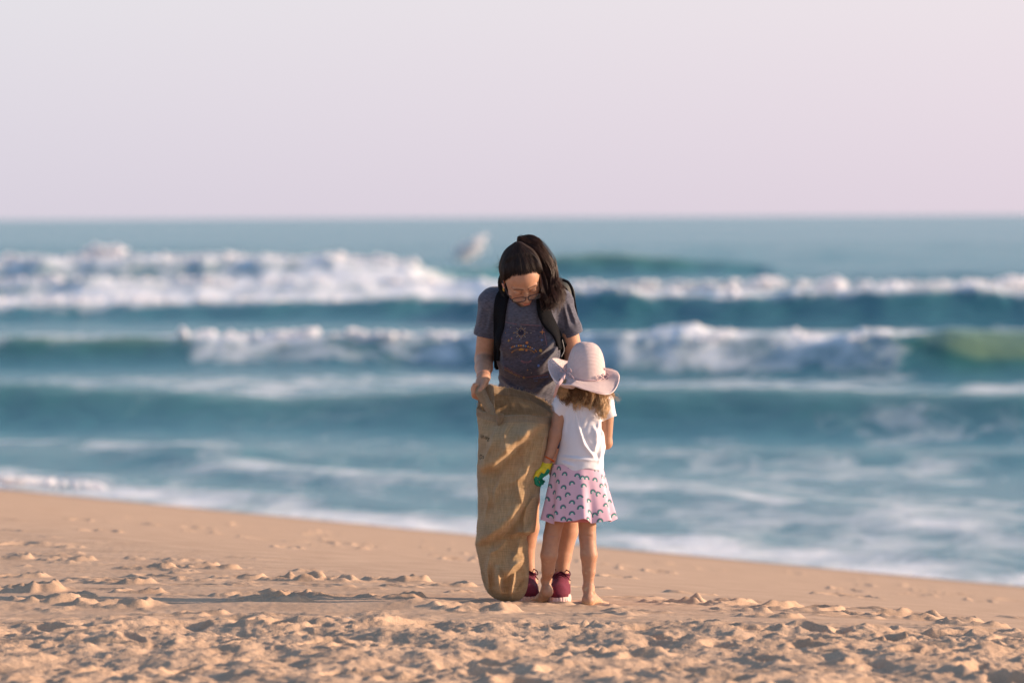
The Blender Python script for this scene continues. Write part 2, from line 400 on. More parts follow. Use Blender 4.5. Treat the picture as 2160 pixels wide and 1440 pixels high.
# beyond the frame keep crests straight: widen columns far out so the sheet reaches the horizon on both sides
Xg = Xg * (1 + 8 * sstep(4000, 9000, np.abs(U - 1080)))
ux = U.ravel(); x = Xg.ravel(); y = Yg.ravel()
zw = np.zeros_like(x); foam = np.zeros_like(x); green = np.zeros_like(x)
def ip(tab, u):
    t_ = np.array(tab, float); return np.interp(u, t_[:, 0], t_[:, 1])
def wave(yc, h, wf, wb, fo, lump=.2, seed=0, gr=0.0, wob=1.0, ffr=1.0, fbk=2.5, fc=.5):
    """crest line yc(u), height h(u), width of the face and of the back, foam amount fo(u)"""
    global zw, foam, green
    c = ip(yc, ux); H = ip(h, ux); f = ip(fo, ux); G = ip(gr, ux) if not np.isscalar(gr) else gr
    c = c + wob * perlin2(x * .12, y * 0 + 3.3, seed) + wob * .35 * perlin2(x * .5, y * 0 + 1.3, seed + 1)
    H = H * (1 + .22 * perlin2(x * .16, y * 0 + 9.3, seed + 2) + .12 * perlin2(x * .7, y * 0 + .3, seed + 3) * f)
    q = y - c
    prof = np.where(q < 0, np.exp(-np.abs(q / wf) ** 2.2), np.exp(-(np.clip(q, 0, None) / wb) ** 1.3))
    zw += H * prof
    m = np.where(q < 0, sstep(-wf * (1.1 + .5 * ffr), -wf * .9 * ffr, q), 1 - sstep(.3, fbk * wb * .5, q)) * f
    br = .92 + .25 * perlin2(x * .45, y * .3, seed + 4)
    m = np.clip(m * br, 0, 1)
    lumpn = np.abs(perlin2(x * 1.6, y * 1.3, seed + 5)) * .7 + np.abs(perlin2(x * 3.2, y * 2.6, seed + 6)) * .5
    pk = np.clip(perlin2(x * .55, y * .2, seed + 7), 0, 1) ** 1.5 * 2.0
    crest = np.exp(-(q / (wf * .8)) ** 2)
    lc_ = .10 + .75 * sstep(-.9 * wf, -.1 * wf, q) * (1 - sstep(.6 * wb, 1.6 * wb, q) * .6)
    zw += lump * m * lc_ * (lumpn - .15) + lump * 1.5 * m * crest * pk * (.4 + lumpn)
    foam = np.maximum(foam, m * (1 - fc * (1 - sstep(-.55 * wf, .0, q))))  # thinner foam low on the face, which also puts blue shade into its colour
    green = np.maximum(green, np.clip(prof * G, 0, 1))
# shorebreak along the waterline
s_ = shore_s(x, y)
fs = np.exp(-((s_ - 1.3) / .55) ** 2)
zw += .06 * fs * (.5 + perlin2(x * .6, y * .6, 81))
edge = (s_ > -2)
foam = np.maximum(foam, np.where(edge, (1 - sstep(.3, 2.6 + 1.5 * perlin2(x * .35, y * .3, 82), s_)) * (.62 + .45 * perlin2(x * .9, y * .5, 83)), 0))
b2 = np.exp(-((s_ - 4.2 - 1.0 * perlin2(x * .3, y * .25, 85)) / 1.1) ** 2)
zw += .10 * b2; foam = np.maximum(foam, b2 * (.38 + .5 * perlin2(x * .7, y * .35, 86)))
foam = np.maximum(foam, (1 - sstep(5, 15, s_)) * (.24 + .22 * perlin2(x * .5, y * .3, 84)) * sstep(-500, 1600, ux))
W_ = wave
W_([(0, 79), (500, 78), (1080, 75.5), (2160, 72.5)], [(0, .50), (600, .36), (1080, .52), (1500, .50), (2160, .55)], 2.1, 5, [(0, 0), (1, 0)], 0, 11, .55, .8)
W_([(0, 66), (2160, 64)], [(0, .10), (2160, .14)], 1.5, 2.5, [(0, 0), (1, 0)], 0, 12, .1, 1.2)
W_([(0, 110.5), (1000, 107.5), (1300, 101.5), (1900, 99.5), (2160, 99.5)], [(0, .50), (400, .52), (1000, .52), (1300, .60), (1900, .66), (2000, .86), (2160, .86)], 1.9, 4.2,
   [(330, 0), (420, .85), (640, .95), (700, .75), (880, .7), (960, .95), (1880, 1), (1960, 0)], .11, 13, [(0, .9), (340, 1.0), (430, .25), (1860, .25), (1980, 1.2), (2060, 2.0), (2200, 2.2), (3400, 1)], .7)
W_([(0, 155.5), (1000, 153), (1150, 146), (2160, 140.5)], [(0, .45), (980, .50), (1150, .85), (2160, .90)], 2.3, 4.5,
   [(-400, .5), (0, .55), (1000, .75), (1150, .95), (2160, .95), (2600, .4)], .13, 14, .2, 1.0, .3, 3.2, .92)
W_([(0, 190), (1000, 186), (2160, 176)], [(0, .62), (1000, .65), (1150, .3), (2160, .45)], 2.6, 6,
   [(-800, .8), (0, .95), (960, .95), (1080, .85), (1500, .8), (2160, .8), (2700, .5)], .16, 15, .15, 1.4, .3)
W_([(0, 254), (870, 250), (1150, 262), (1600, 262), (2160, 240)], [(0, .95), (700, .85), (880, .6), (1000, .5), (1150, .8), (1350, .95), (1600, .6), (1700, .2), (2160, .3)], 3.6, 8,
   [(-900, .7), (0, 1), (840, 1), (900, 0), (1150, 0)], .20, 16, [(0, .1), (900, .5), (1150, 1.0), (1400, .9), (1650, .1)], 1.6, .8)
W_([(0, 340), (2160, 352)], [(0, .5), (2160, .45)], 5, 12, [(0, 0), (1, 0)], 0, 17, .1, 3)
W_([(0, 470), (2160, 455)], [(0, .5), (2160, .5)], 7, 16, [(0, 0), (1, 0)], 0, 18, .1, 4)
# drifting sheets of old foam
def sheet(y0, y1, soft, amt, fr, seed, u0=-1e9, u1=-1e8, v0=1e9, v1=1e10):
    global foam
    m = sstep(y0 - soft, y0, y) * (1 - sstep(y1, y1 + soft, y)) * sstep(u0, u1, ux) * (1 - sstep(v0, v1, ux))
    foam = np.maximum(foam, m * np.clip(amt + fr * fbm(x * .35, y * .12, 3, seed), 0, 1))
sheet(112, 135, 4, .68, .26, 61)
sheet(156, 186, 3, .84, .3, 62, v0=1000, v1=1300)
sheet(192, 246, 5, .85, .35, 63, v0=950, v1=1150)
sheet(150, 172, 3, .6, .4, 64, u0=1000, u1=1200)
sheet(181, 205, 5, .75, .4, 68, u0=1000, u1=1300)
sheet(80, 95, 4, .42, .30, 65, u0=500, u1=1500)
sheet(84, 98, 4, .30, .30, 66, v0=900, v1=1500)
sheet(60, 70, 4, .10, .28, 67)
gend = sstep(1880, 1990, ux + 45 * perlin2(x * .8, y * .8, 88)) * (1 - sstep(4.5, 9, np.abs(y - 99.5))); foam = foam * (1 - gend)
# chop
amp = np.clip(y / 90, .4, 2.2)
zw += .030 * amp * perlin2(x * .55, y * .42, 71) + .018 * amp * perlin2(x * 1.3, y * .9, 72) * (y < 300) + .05 * np.clip(y / 150, 0, 2) * perlin2(x * .13, y * .1, 73)
zw += .010 * perlin2(x * 2.7, y * 2.0, 74) * (y < 130)
zw *= sstep(-1.0, .8, s_) * .95 + .05
fade = 1 - sstep(600, 2500, y); zw = zw * fade
me = mesh_np('sea', np.stack([x, y, SEA + zw], 1), grid_faces(len(ry), len(cu)))
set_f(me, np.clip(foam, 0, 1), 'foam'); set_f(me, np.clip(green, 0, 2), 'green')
mw = bpy.data.materials.new('sea_water'); mw.use_nodes = True; t = mw.node_tree; t.nodes.clear()
om = tn(t, 'ShaderNodeOutputMaterial'); wa = tn(t, 'ShaderNodeBsdfPrincipled'); fo = tn(t, 'ShaderNodeBsdfPrincipled'); mxs = tn(t, 'ShaderNodeMixShader')
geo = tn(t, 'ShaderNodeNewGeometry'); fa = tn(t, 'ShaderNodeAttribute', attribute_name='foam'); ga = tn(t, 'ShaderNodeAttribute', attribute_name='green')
wc = tn(t, 'ShaderNodeValToRGB'); wc.color_ramp.elements[0].color = (.050, .185, .215, 1); wc.color_ramp.elements[1].color = (.62, .64, .24, 1)  # greener thin water; yellow end paints sunlight shining through the wave into colour
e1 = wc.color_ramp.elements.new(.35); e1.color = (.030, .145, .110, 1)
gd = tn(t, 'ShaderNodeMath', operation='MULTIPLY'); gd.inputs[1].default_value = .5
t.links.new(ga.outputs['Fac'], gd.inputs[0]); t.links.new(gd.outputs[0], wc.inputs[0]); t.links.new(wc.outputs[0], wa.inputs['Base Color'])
wa.inputs['Roughness'].default_value = .2; wa.inputs['IOR'].default_value = 1.33
mp = tn(t, 'ShaderNodeMapping'); mp.inputs['Scale'].default_value = (.8, 1.1, 1); t.links.new(geo.outputs['Position'], mp.inputs[0])
c1 = tn(t, 'ShaderNodeTexNoise'); c1.inputs['Scale'].default_value = 2.2; c1.inputs['Detail'].default_value = 8; c1.inputs['Roughness'].default_value = .62
t.links.new(mp.outputs[0], c1.inputs['Vector'])
wb = tn(t, 'ShaderNodeBump'); wb.inputs['Distance'].default_value = .09; wb.inputs['Strength'].default_value = 1; t.links.new(c1.outputs[0], wb.inputs['Height']); t.links.new(wb.outputs[0], wa.inputs['Normal'])
fo.inputs['Base Color'].default_value = (.92, .94, .97, 1); fo.inputs['Roughness'].default_value = .9
fo.inputs['Subsurface Weight'].default_value = .7; fo.inputs['Subsurface Radius'].default_value = (.30, .32, .36); fo.inputs['Subsurface Scale'].default_value = 1.0
f1 = tn(t, 'ShaderNodeTexNoise'); f1.inputs['Scale'].default_value = 3.2; f1.inputs['Detail'].default_value = 8; f1.inputs['Roughness'].default_value = .65
t.links.new(geo.outputs['Position'], f1.inputs['Vector'])
fb = tn(t, 'ShaderNodeBump'); fb.inputs['Distance'].default_value = .10; t.links.new(f1.outputs[0], fb.inputs['Height']); t.links.new(fb.outputs[0], fo.inputs['Normal'])
mp2 = tn(t, 'ShaderNodeMapping'); mp2.inputs['Scale'].default_value = (1.4, .55, 1); t.links.new(geo.outputs['Position'], mp2.inputs[0])
f2 = tn(t, 'ShaderNodeTexNoise'); f2.inputs['Scale'].default_value = 1.1; f2.inputs['Detail'].default_value = 7; f2.inputs['Roughness'].default_value = .6; f2.inputs['Distortion'].default_value = .6
t.links.new(mp2.outputs[0], f2.inputs['Vector'])
# foam shows where the foam amount beats a lacy threshold
th = tn(t, 'ShaderNodeMapRange'); th.inputs[1].default_value = .28; th.inputs[2].default_value = .72; th.inputs[3].default_value = .84; th.inputs[4].default_value = .16
t.links.new(f2.outputs[0], th.inputs[0])
sb = tn(t, 'ShaderNodeMath', operation='SUBTRACT'); t.links.new(fa.outputs['Fac'], sb.inputs[0]); t.links.new(th.outputs[0], sb.inputs[1])
fm = tn(t, 'ShaderNodeMapRange'); fm.inputs[1].default_value = -.34; fm.inputs[2].default_value = .34; t.links.new(sb.outputs[0], fm.inputs[0])
gt = tn(t, 'ShaderNodeMath', operation='MULTIPLY'); gm = tn(t, 'ShaderNodeMapRange'); gm.inputs[1].default_value = .02; gm.inputs[2].default_value = .2
t.links.new(fa.outputs['Fac'], gm.inputs[0]); t.links.new(fm.outputs[0], gt.inputs[0]); t.links.new(gm.outputs[0], gt.inputs[1])
t.links.new(gt.outputs[0], mxs.inputs[0]); t.links.new(wa.outputs[0], mxs.inputs[1]); t.links.new(fo.outputs[0], mxs.inputs[2]); t.links.new(mxs.outputs[0], om.inputs[0])
sea = link('sea', me, None, mw); tagit(sea, 'teal sea with breaking waves and white foam', kind='structure')

# spray thrown up by breaking crests: clusters of small water blobs
msp = mat('sea_spray', (.97, .96, .97), rough=.9)
t = msp.node_tree; trl = tn(t, 'ShaderNodeBsdfTranslucent'); trl.inputs[0].default_value = (.95, .93, .95, 1); mm = tn(t, 'ShaderNodeMixShader'); mm.inputs[0].default_value = .4
t.links.new(t.nodes['Principled BSDF'].outputs[0], mm.inputs[1]); t.links.new(trl.outputs[0], mm.inputs[2]); t.links.new(mm.outputs[0], t.nodes['Material Output'].inputs[0])
ico = bmesh.new(); bmesh.ops.create_icosphere(ico, subdivisions=1, radius=1)
iv = np.array([v.co[:] for v in ico.verts]); ifc = np.array([[v.index for v in f.verts] for f in ico.faces]); ico.free()
ctr = []; rad = []
def puff(px, py, yy, wpx, hpx, n, r0=.05, r1=.13):
    dd = yy - D
    for i in range(n):
        a_ = R.gauss(0, .42); b_ = R.gauss(0, .40)
        ctr.append(P(px + a_ * wpx + b_ * 12, py - b_ * hpx, dd + R.uniform(-1, 1))); rad.append(R.uniform(r0, r1))
puff(1002, 514, 330, 18, 16, 60, .05, .15); puff(990, 526, 330, 30, 17, 95, .05, .15); puff(980, 540, 330, 26, 11, 70, .05, .15); puff(1012, 504, 330, 10, 10, 30, .04, .1)
for px, py, yy, w, h, n in ((215, 532, 256, 42, 11, 420), (430, 545, 256, 70, 6, 260), (690, 546, 254, 35, 9, 300), (760, 552, 252, 50, 8, 260), (80, 550, 256, 70, 6, 260), (560, 548, 255, 70, 6, 240), (300, 548, 255, 60, 6, 200),
                        (1610, 598, 146, 34, 12, 160), (1755, 604, 145, 30, 15, 200), (2140, 596, 143, 30, 12, 140), (1870, 606, 144, 40, 9, 100), (2040, 603, 144, 25, 8, 80), (1260, 622, 147, 26, 10, 90),
                        (650, 702, 109, 22, 9, 110), (590, 704, 109, 30, 5, 70), (430, 705, 110, 24, 5, 60), (820, 708, 108, 24, 6, 60), (1380, 708, 102, 60, 6, 110), (1500, 712, 101, 50, 6, 80), (1700, 716, 101, 30, 8, 90), (1820, 712, 100, 40, 6, 80)):
    puff(px, py, yy, w, h, n, .02 * yy / 100, .065 * yy / 100)
def crestline(tab, yy, n, thick, seed, r0, r1, gaps=.0):
    tb = np.array(tab, float)
    for i in range(n):
        u_ = R.uniform(tb[0, 0], tb[-1, 0]); k_ = float(perlin2(np.array([u_ / 46.]), np.array([seed * 1.7]), seed)[0]); k2 = float(perlin2(np.array([u_ / 17.]), np.array([seed * 2.7]), seed + 1)[0])
        if k_ + .5 * k2 < gaps and R.random() < .8: continue
        v_ = float(np.interp(u_, tb[:, 0], tb[:, 1])) - thick * max(0, k_ + .6 * k2) * R.uniform(.2, 1.3) + R.gauss(0, 2.5)
        Yd = float(np.interp(u_, tb[:, 0], yy)) if not np.isscalar(yy) else yy
        ctr.append(P(u_, v_, Yd - D + R.uniform(-.6, .6))); rad.append(R.uniform(r0, r1))
crestline([(380, 712), (1000, 714), (1300, 716), (1930, 722)], [109.5, 107.5, 102, 100.5], 2300, 14, 5, .03, .085, -.12)
crestline([(1180, 628), (1500, 634), (2200, 646)], [146.5, 144, 141.5], 2300, 26, 6, .04, .12, -.15)
crestline([(1200, 606), (1600, 600), (2200, 604)], [177, 176, 174], 1200, 12, 9, .05, .13, -.05)
crestline([(-60, 634), (500, 636), (1050, 640)], [156.5, 155, 153.5], 900, 8, 7, .03, .09, .0)
crestline([(-60, 596), (500, 600), (1050, 606)], [191, 189, 187], 1800, 14, 8, .05, .13, -.15)
crestline([(-60, 552), (300, 548), (880, 556)], [255, 254, 251], 2300, 12, 10, .07, .17, -.25)
crestline([(-20, 1010), (200, 1024), (230, 1030)], 59, 200, 5, 11, .015, .04, -.2)
ctr = np.array(ctr); rad = np.array(rad)
V = (ctr[:, None] + rad[:, None, None] * iv[None]).reshape(-1, 3); F = (ifc[None] + (np.arange(len(ctr)) * len(iv))[:, None, None]).reshape(-1, 3)
spr = link('sea_spray', mesh_np('sea_spray', V, F), None, msp); tagit(spr, 'white spray thrown up along the breaking crests', kind='stuff')
# ================================================================== PEOPLE
def rot(ax, deg): return np.array(Matrix.Rotation(math.radians(deg), 3, ax))
DEPTH = np.array([0., 1., 0.])
class Frame:                 # head frame: x = right in the picture, f = where the face points, z = crown
    def __init__(s, c, x, f, z): s.c, s.x, s.f, s.z = np.asarray(c), x, f, z
    def w(s, x, f, z): return s.c + s.x * x * s.k + s.f * f * s.k + s.z * z * s.k
    def loc(s, p):
        q = (p - s.c) / s.k; return np.stack([q @ s.x, q @ s.f, q @ s.z], 1)
def head_frame(c, pitch, roll, yaw, k, face=-1):
    f = np.array([0, face * 1., 0]); x = np.array([1., 0, 0]); z = np.array([0, 0, 1.])
    Rz = rot('Z', yaw); f = Rz @ f; x = Rz @ x
    Rp = np.array(Matrix.Rotation(math.radians(pitch), 3, Vector(x))) if face < 0 else np.array(Matrix.Rotation(-math.radians(pitch), 3, Vector(x)))
    f = Rp @ f; z = Rp @ z
    Rr = rot('Y', -roll); f, x, z = Rr @ f, Rr @ x, Rr @ z
    F = Frame(c, x, f, z); F.k = k; return F
def add_head(S, F, face=True):
    A = np.array([F.x, F.f, F.z]); k = F.k; w = F.w
    S.ell(w(0, -.012, .030), np.array([.074, .094, .086]) * k, A, k=.02)
    S.ell(w(0, .030, -.030), np.array([.062, .062, .072]) * k, A, k=.03)
    S.ell(w(0, .035, .045), np.array([.062, .052, .048]) * k, A, k=.03)
    S.cone(w(-.040, .012, -.075), w(0, .066, -.100), .020 * k, .017 * k, k=.025)
    S.cone(w(.040, .012, -.075), w(0, .066, -.100), .020 * k, .017 * k, k=.025)
    S.ell(w(0, .072, -.103), np.array([.020, .017, .015]) * k, A, k=.012)
    for s in (-1, 1):
        S.ell(w(s * .040, .058, -.028), np.array([.022, .020, .022]) * k, A, k=.015)          # cheek
        if not face: continue
        S.ell(w(s * .031, .098, .002), np.array([.019, .017, .012]) * k, A, k=.010, op='s')    # socket
        S.ell(w(s * .031, .079, .001), np.array([.0150, .0145, .0120]) * k, A, k=.003)         # eye under its lid
        S.cone(w(s * .013, .090, .021), w(s * .047, .079, .022), .0075 * k, .005 * k, k=.010)  # brow ridge
    if face:
        S.cone(w(0, .088, .010), w(0, .106, -.031), .0070 * k, .0095 * k, k=.009)
        S.ell(w(0, .108, -.035), np.array([.0105, .0100, .0085]) * k, A, k=.006)
        for s in (-1, 1):
            S.ell(w(s * .011, .099, -.038), np.array([.0065, .0080, .0060]) * k, A, k=.004)
            S.ell(w(s * .0060, .104, -.0435), np.array([.0028, .0040, .0022]) * k, A, k=.002, op='s')
        S.cone(w(-.015, .090, -.060), w(.015, .090, -.060), .0055 * k, .0055 * k, k=.010)
        S.cone(w(-.013, .092, -.0605), w(.013, .092, -.0605), .0048 * k, .0048 * k, k=.004)     # upper lip
        S.cone(w(-.010, .091, -.0700), w(.010, .091, -.0700), .0055 * k, .0055 * k, k=.004)     # lower lip
        S.cone(w(-.021, .091, -.0652), w(.021, .091, -.0652), .0014 * k, .0014 * k, k=.002, op='s')
    for s in (-1, 1):                                                                          # ears
        S.ell(w(s * .0775, -.008, -.012), np.array([.0075, .018, .031]) * k, A, k=.006)
        S.ell(w(s * .0845, -.002, -.010), np.array([.0050, .0095, .018]) * k, A, k=.003, op='s')
        S.ell(w(s * .0765, .004, -.036), np.array([.0055, .008, .009]) * k, A, k=.004)
def finger(S, pts, r0, r1, k=.004):
    pts = [np.asarray(p) for p in pts]; n = len(pts) - 1
    for i in range(n):
        a = r0 + (r1 - r0) * i / n; b = r0 + (r1 - r0) * (i + 1) / n
        S.cone(pts[i], pts[i + 1], a, b, k=k if i == 0 else .0015)

skin_m = mat('skin', attr='Col', rough=.52, spec=.35, sub=.18, subr=(.010, .004, .002), noise=.07, nscale=60, bump=.0006, bscale=500)
SK = np.array([.50, .262, .165])
# ---------------------------------------------------------------- woman
woman = empty('person', (P(1150, 1264, .15)[0], D + .15, 0), 'woman in a grey printed t-shirt and dark red running shoes bending over a burlap sack', 'person')
HF = head_frame(P(1100, 584, .0), 46, 10, 5, 1.0)
S = Sdf()
fl = DEPTH
S.cone(P(1112, 668, .10), P(1116, 745, .17), .100, .095, k=.05, flat=fl, f=1.15)
S.cone(P(1116, 745, .17), P(1122, 830, .30), .095, .100, k=.05, flat=fl, f=1.1)
S.ell(P(1128, 868, .38), (.155, .12, .12), k=.05)
S.cone(P(1052, 634, .13), P(1176, 632, .13), .045, .045, k=.05)
S.cone(P(1106, 645, .11), HF.w(0, -.03, -.06), .056, .050, k=.03)
add_head(S, HF)
# arms
eL = P(1021, 757, .19); wL = P(1020, 796, -.02)
S.cone(P(1038, 640, .13), eL, .050, .039, k=.03); S.cone(eL, eL * .55 + wL * .45, .0385, .0370, k=.008); S.cone(eL * .55 + wL * .45, wL, .0370, .0255, k=.008)
eR = P(1212, 752, .17); wR = P(1190, 822, .02)
S.cone(P(1182, 642, .13), eR, .050, .038, k=.03); S.cone(eR, wR, .038, .025, k=.02)
# her right hand: closed on the rim of the sack, thumb in front
S.cone(wL, P(1017, 806, -.05), .0255, .024, k=.012, flat=fl, f=1.2)
S.cone(P(1017, 806, -.05), P(1010, 817, -.075), .0245, .021, k=.012)
for i, (kx, ky, mx_, my, tx, ty, dd) in enumerate(((1001, 812, 1000, 828, 1012, 835, -.095), (998, 817, 998, 832, 1011, 840, -.080), (997, 821, 999, 836, 1011, 842, -.062), (999, 823, 1001, 836, 1010, 841, -.046))):
    finger(S, [P(1009, 812, dd + .015), P(kx, ky, dd), P(mx_, my, dd + .004), P(tx, ty, dd + .022)], .0098 - .0006 * i, .0078 - .0005 * i)
finger(S, [P(1021, 803, -.065), P(1018, 814, -.098), P(1013, 823, -.106), P(1010, 831, -.103)], .0115, .0085, k=.008)
# her left hand, gripping the rim beside the child
S.cone(wR, P(1183, 838, .0), .025, .022, k=.012); S.cone(P(1183, 838, 0), P(1176, 850, -.015), .022, .020, k=.01)
for i, dd in enumerate((-.035, -.016, .003, .020)):
    finger(S, [P(1178, 848, dd), P(1174, 860, dd - .01), P(1168, 866, dd - .008), P(1164, 861, dd)], .0095 - .0006 * i, .0075)
finger(S, [P(1186, 842, -.02), P(1180, 852, -.045), P(1172, 856, -.050)], .011, .008, k=.008)
# legs
for s, (h, kn, an, toe) in enumerate(((P(1100, 880, .40), P(1112, 1052, .20), P(1116, 1222, .24), P(1117, 1254, .11)), (P(1168, 880, .40), P(1201, 1050, .12), P(1184, 1222, .14), P(1177, 1258, .02)))):
    S.cone(h, kn, .088, .052, k=.05)
    cf = (P(1195, 1120, .155), P(1113, 1112, .24))[1 - s]; lo_ = (P(1108, 1165, .245), P(1186, 1172, .155))[s]
    S.cone(kn, cf, .050, .0475, k=.012); S.cone(cf, lo_, .0475, .0375, k=.010); S.cone(lo_, an, .0375, .0262, k=.010)
    S.ell(an + np.array([0, .004, -.012]), (.033, .038, .030), k=.02); S.cone(an + np.array([0, 0, -.035]), toe, .030, .022, k=.02)
    for q in (-1, 1): S.ell(an + np.array([q * .026, .006, -.004]), (.010, .011, .011), k=.012)
me, V = S.mesh('body', .0030)
Lc = HF.loc(V)
col = np.tile(SK, (len(V), 1))
hd = (np.abs(Lc) < .14).all(1)
lx, lf, lz = Lc.T
def blend(m, c):
    global col
    m = np.clip(m, 0, 1)[:, None]; col = col * (1 - m) + np.array(c) * m
lips = hd * (lf > .08) * np.exp(-((lx / .021) ** 4)) * np.exp(-(((lz + .0655) / .0075) ** 4)); blend(lips * .8, (.50, .17, .13))
for s in (-1, 1):
    u = (lx * s - .031) / .021; brow = hd * (lf > .06) * (np.abs(u) < 1.1) * np.exp(-((lz - (.0215 + .004 * (1 - u * u) - .002 * u)) / .0030) ** 2)
    blend(brow * .95, (.055, .028, .018))
    lash = hd * (lf > .07) * (np.abs((lx * s - .031) / .0155) < 1) * np.exp(-((lz + .0065 + .003 * (1 - ((lx * s - .031) / .015) ** 2)) / .0016) ** 2)
    blend(lash * .9, (.03, .018, .015))
blend(hd * (lf > .05) * .25 * np.exp(-(((np.abs(lx) - .038) / .02) ** 2 + ((lz + .03) / .02) ** 2)), (.58, .23, .16))
blend(hd * .35 * (np.abs(lx) > .074), (.62, .22, .15))
set_col(me, col)
body = link('body', me, woman, skin_m)

# ---- t-shirt
shirt_m = mat('grey_marl_cotton', attr='Col', rough=.95, spec=.15, bump=.0012, bscale=260, sheen=.25)
t = shirt_m.node_tree; b = t.nodes['Principled BSDF']
src = b.inputs['Base Color'].links[0].from_socket
geo = tn(t, 'ShaderNodeNewGeometry'); mpp = tn(t, 'ShaderNodeMapping'); mpp.inputs['Scale'].default_value = (70, 70, 330)
t.links.new(geo.outputs['Position'], mpp.inputs[0]); nz = tn(t, 'ShaderNodeTexNoise'); nz.inputs['Scale'].default_value = 1; nz.inputs['Detail'].default_value = 4
t.links.new(mpp.outputs[0], nz.inputs['Vector']); mr = tn(t, 'ShaderNodeMapRange'); mr.inputs[1].default_value = .35; mr.inputs[2].default_value = .65; mr.inputs[3].default_value = .70; mr.inputs[4].default_value = 1.35
t.links.new(nz.outputs[0], mr.inputs[0]); vmm = tn(t, 'ShaderNodeVectorMath', operation='SCALE'); t.links.new(src, vmm.inputs[0]); t.links.new(mr.outputs[0], vmm.inputs['Scale']); t.links.new(vmm.outputs[0], b.inputs['Base Color'])
S = Sdf()
S.cone(P(1112, 664, .09), P(1114, 742, .15), .120, .124, k=.05, flat=fl, f=1.1)
S.cone(P(1114, 742, .15), P(1120, 826, .27), .124, .126, k=.05, flat=fl, f=1.05)
S.cone(P(1120, 826, .28), P(1126, 872, .36), .128, .160, k=.05)
for q in (-1, 1): S.ell(P(1112 + q * 34, 716, .045), (.062, .052, .058), k=.04)              # bust
S.cone(P(1050, 634, .13), P(1172, 638, .13), .054, .052, k=.05)
S.cone(P(1106, 640, .10), P(1106, 652, .09), .068, .060, k=.03)
sL0, sL1 = P(1037, 638, .13), P(1023, 716, .165)
sR0, sR1 = P(1182, 640, .13), P(1209, 714, .155)
S.cone(sL0, sL1, .058, .0455, k=.035); S.cone(sR0, sR1, .056, .0450, k=.035)
S.cone(P(1024, 697, .155), sL1, .0470, .0475, k=.004); S.cone(P(1205, 694, .150), sR1, .0465, .0470, k=.004)   # rolled cuffs

def cutend(a, b_, frac, rr):
    n = (b_ - a) / np.linalg.norm(b_ - a); c = a + (b_ - a) * frac
    def f(p):
        q = p - c; tt = q @ n; r = np.sqrt(((q - np.outer(tt, n)) ** 2).sum(1)); return np.maximum(-tt, r - rr)
    S.fn(f, c, 1.0, .002)
cutend(sL0, sL1, .90, .075); cutend(sR0, sR1, .90, .075)
S.cone(sL0 * .12 + sL1 * .88, sL1 * 1.25 - sL0 * .25, .0415, .0415, k=.002, op='s'); S.cone(sR0 * .12 + sR1 * .88, sR1 * 1.25 - sR0 * .25, .0410, .0410, k=.002, op='s')
S.plane(P(1126, 871, .36), np.array([0, .25, -1.]))
# neck opening
S.cone(P(1107, 641, .035), HF.w(0, -.03, -.05), .046, .075, k=.006, op='s')
def folds(p):
    px = 1080 + (p[:, 0] / p[:, 1]) * FPX; py = 457.5 + (EYE - p[:, 2]) / p[:, 1] * FPX
    d = np.zeros(len(p))
    def ridge(x0, y0, x1, y1, w, a_):
        nonlocal d
        ab = np.array([x1 - x0, y1 - y0]); L = np.hypot(*ab); ab = ab / L
        tt = (px - x0) * ab[0] + (py - y0) * ab[1]; e = -(px - x0) * ab[1] + (py - y0) * ab[0]
        en = np.exp(-np.clip(np.abs(tt - L / 2) / (L / 2), 0, 9) ** 4)
        d = d - a_ * en * np.exp(-(e / w) ** 2) * np.where(e > 0, 1, 1) + a_ * .6 * en * np.exp(-((e - w * 1.5) / w) ** 2)
    fr = p[:, 1] < D + .30
    ridge(1175, 716, 1128, 754, 4, .008); ridge(1182, 728, 1140, 772, 5, .009); ridge(1078, 665, 1084, 700, 4, .004); ridge(1143, 660, 1138, 715, 4, .005)
    ridge(1100, 660, 1098, 700, 4, .003); ridge(1122, 660, 1120, 705, 4, .003)
    ridge(1052, 795, 1085, 822, 5, .010); ridge(1058, 812, 1120, 832, 6, .010); ridge(1180, 790, 1130, 828, 6, .009); ridge(1185, 770, 1150, 800, 5, .007); ridge(1060, 832, 1150, 842, 5, .009)
    ridge(1020, 640, 1008, 690, 5, .005); ridge(1200, 640, 1216, 684, 4, .007); ridge(1192, 650, 1200, 692, 4, .006); ridge(1036, 655, 1030, 695, 4, .004)
    ridge(1056, 730, 1066, 790, 5, .006)
    d = d * fr
    return d + .0035 * perlin3(p * 14, 3) + .0012 * perlin3(p * 45, 4)
S.pr.append((folds, np.zeros(3), 1e9, 0, 'd'))
me, V = S.mesh('t_shirt', .0026)
vn = np.empty(len(me.vertices) * 3, np.float32); me.vertices.foreach_get('normal', vn); vn = vn.reshape(-1, 3)
col = np.tile(np.array([.088, .088, .115]), (len(V), 1))
px = 1080 + V[:, 0] / V[:, 1] * FPX; py = 457.5 + (EYE - V[:, 2]) / V[:, 1] * FPX
front = (vn[:, 1] < .1) & (V[:, 1] < D + .3)
pan = front * sstep(1048, 1056, px) * (1 - sstep(1152, 1160, px)) * sstep(683, 690, py) * (1 - sstep(808, 816, py)); blend(pan * .6, (.062, .050, .072))
set_col(me, col)
shirt = link('t_shirt', me, woman, shirt_m)

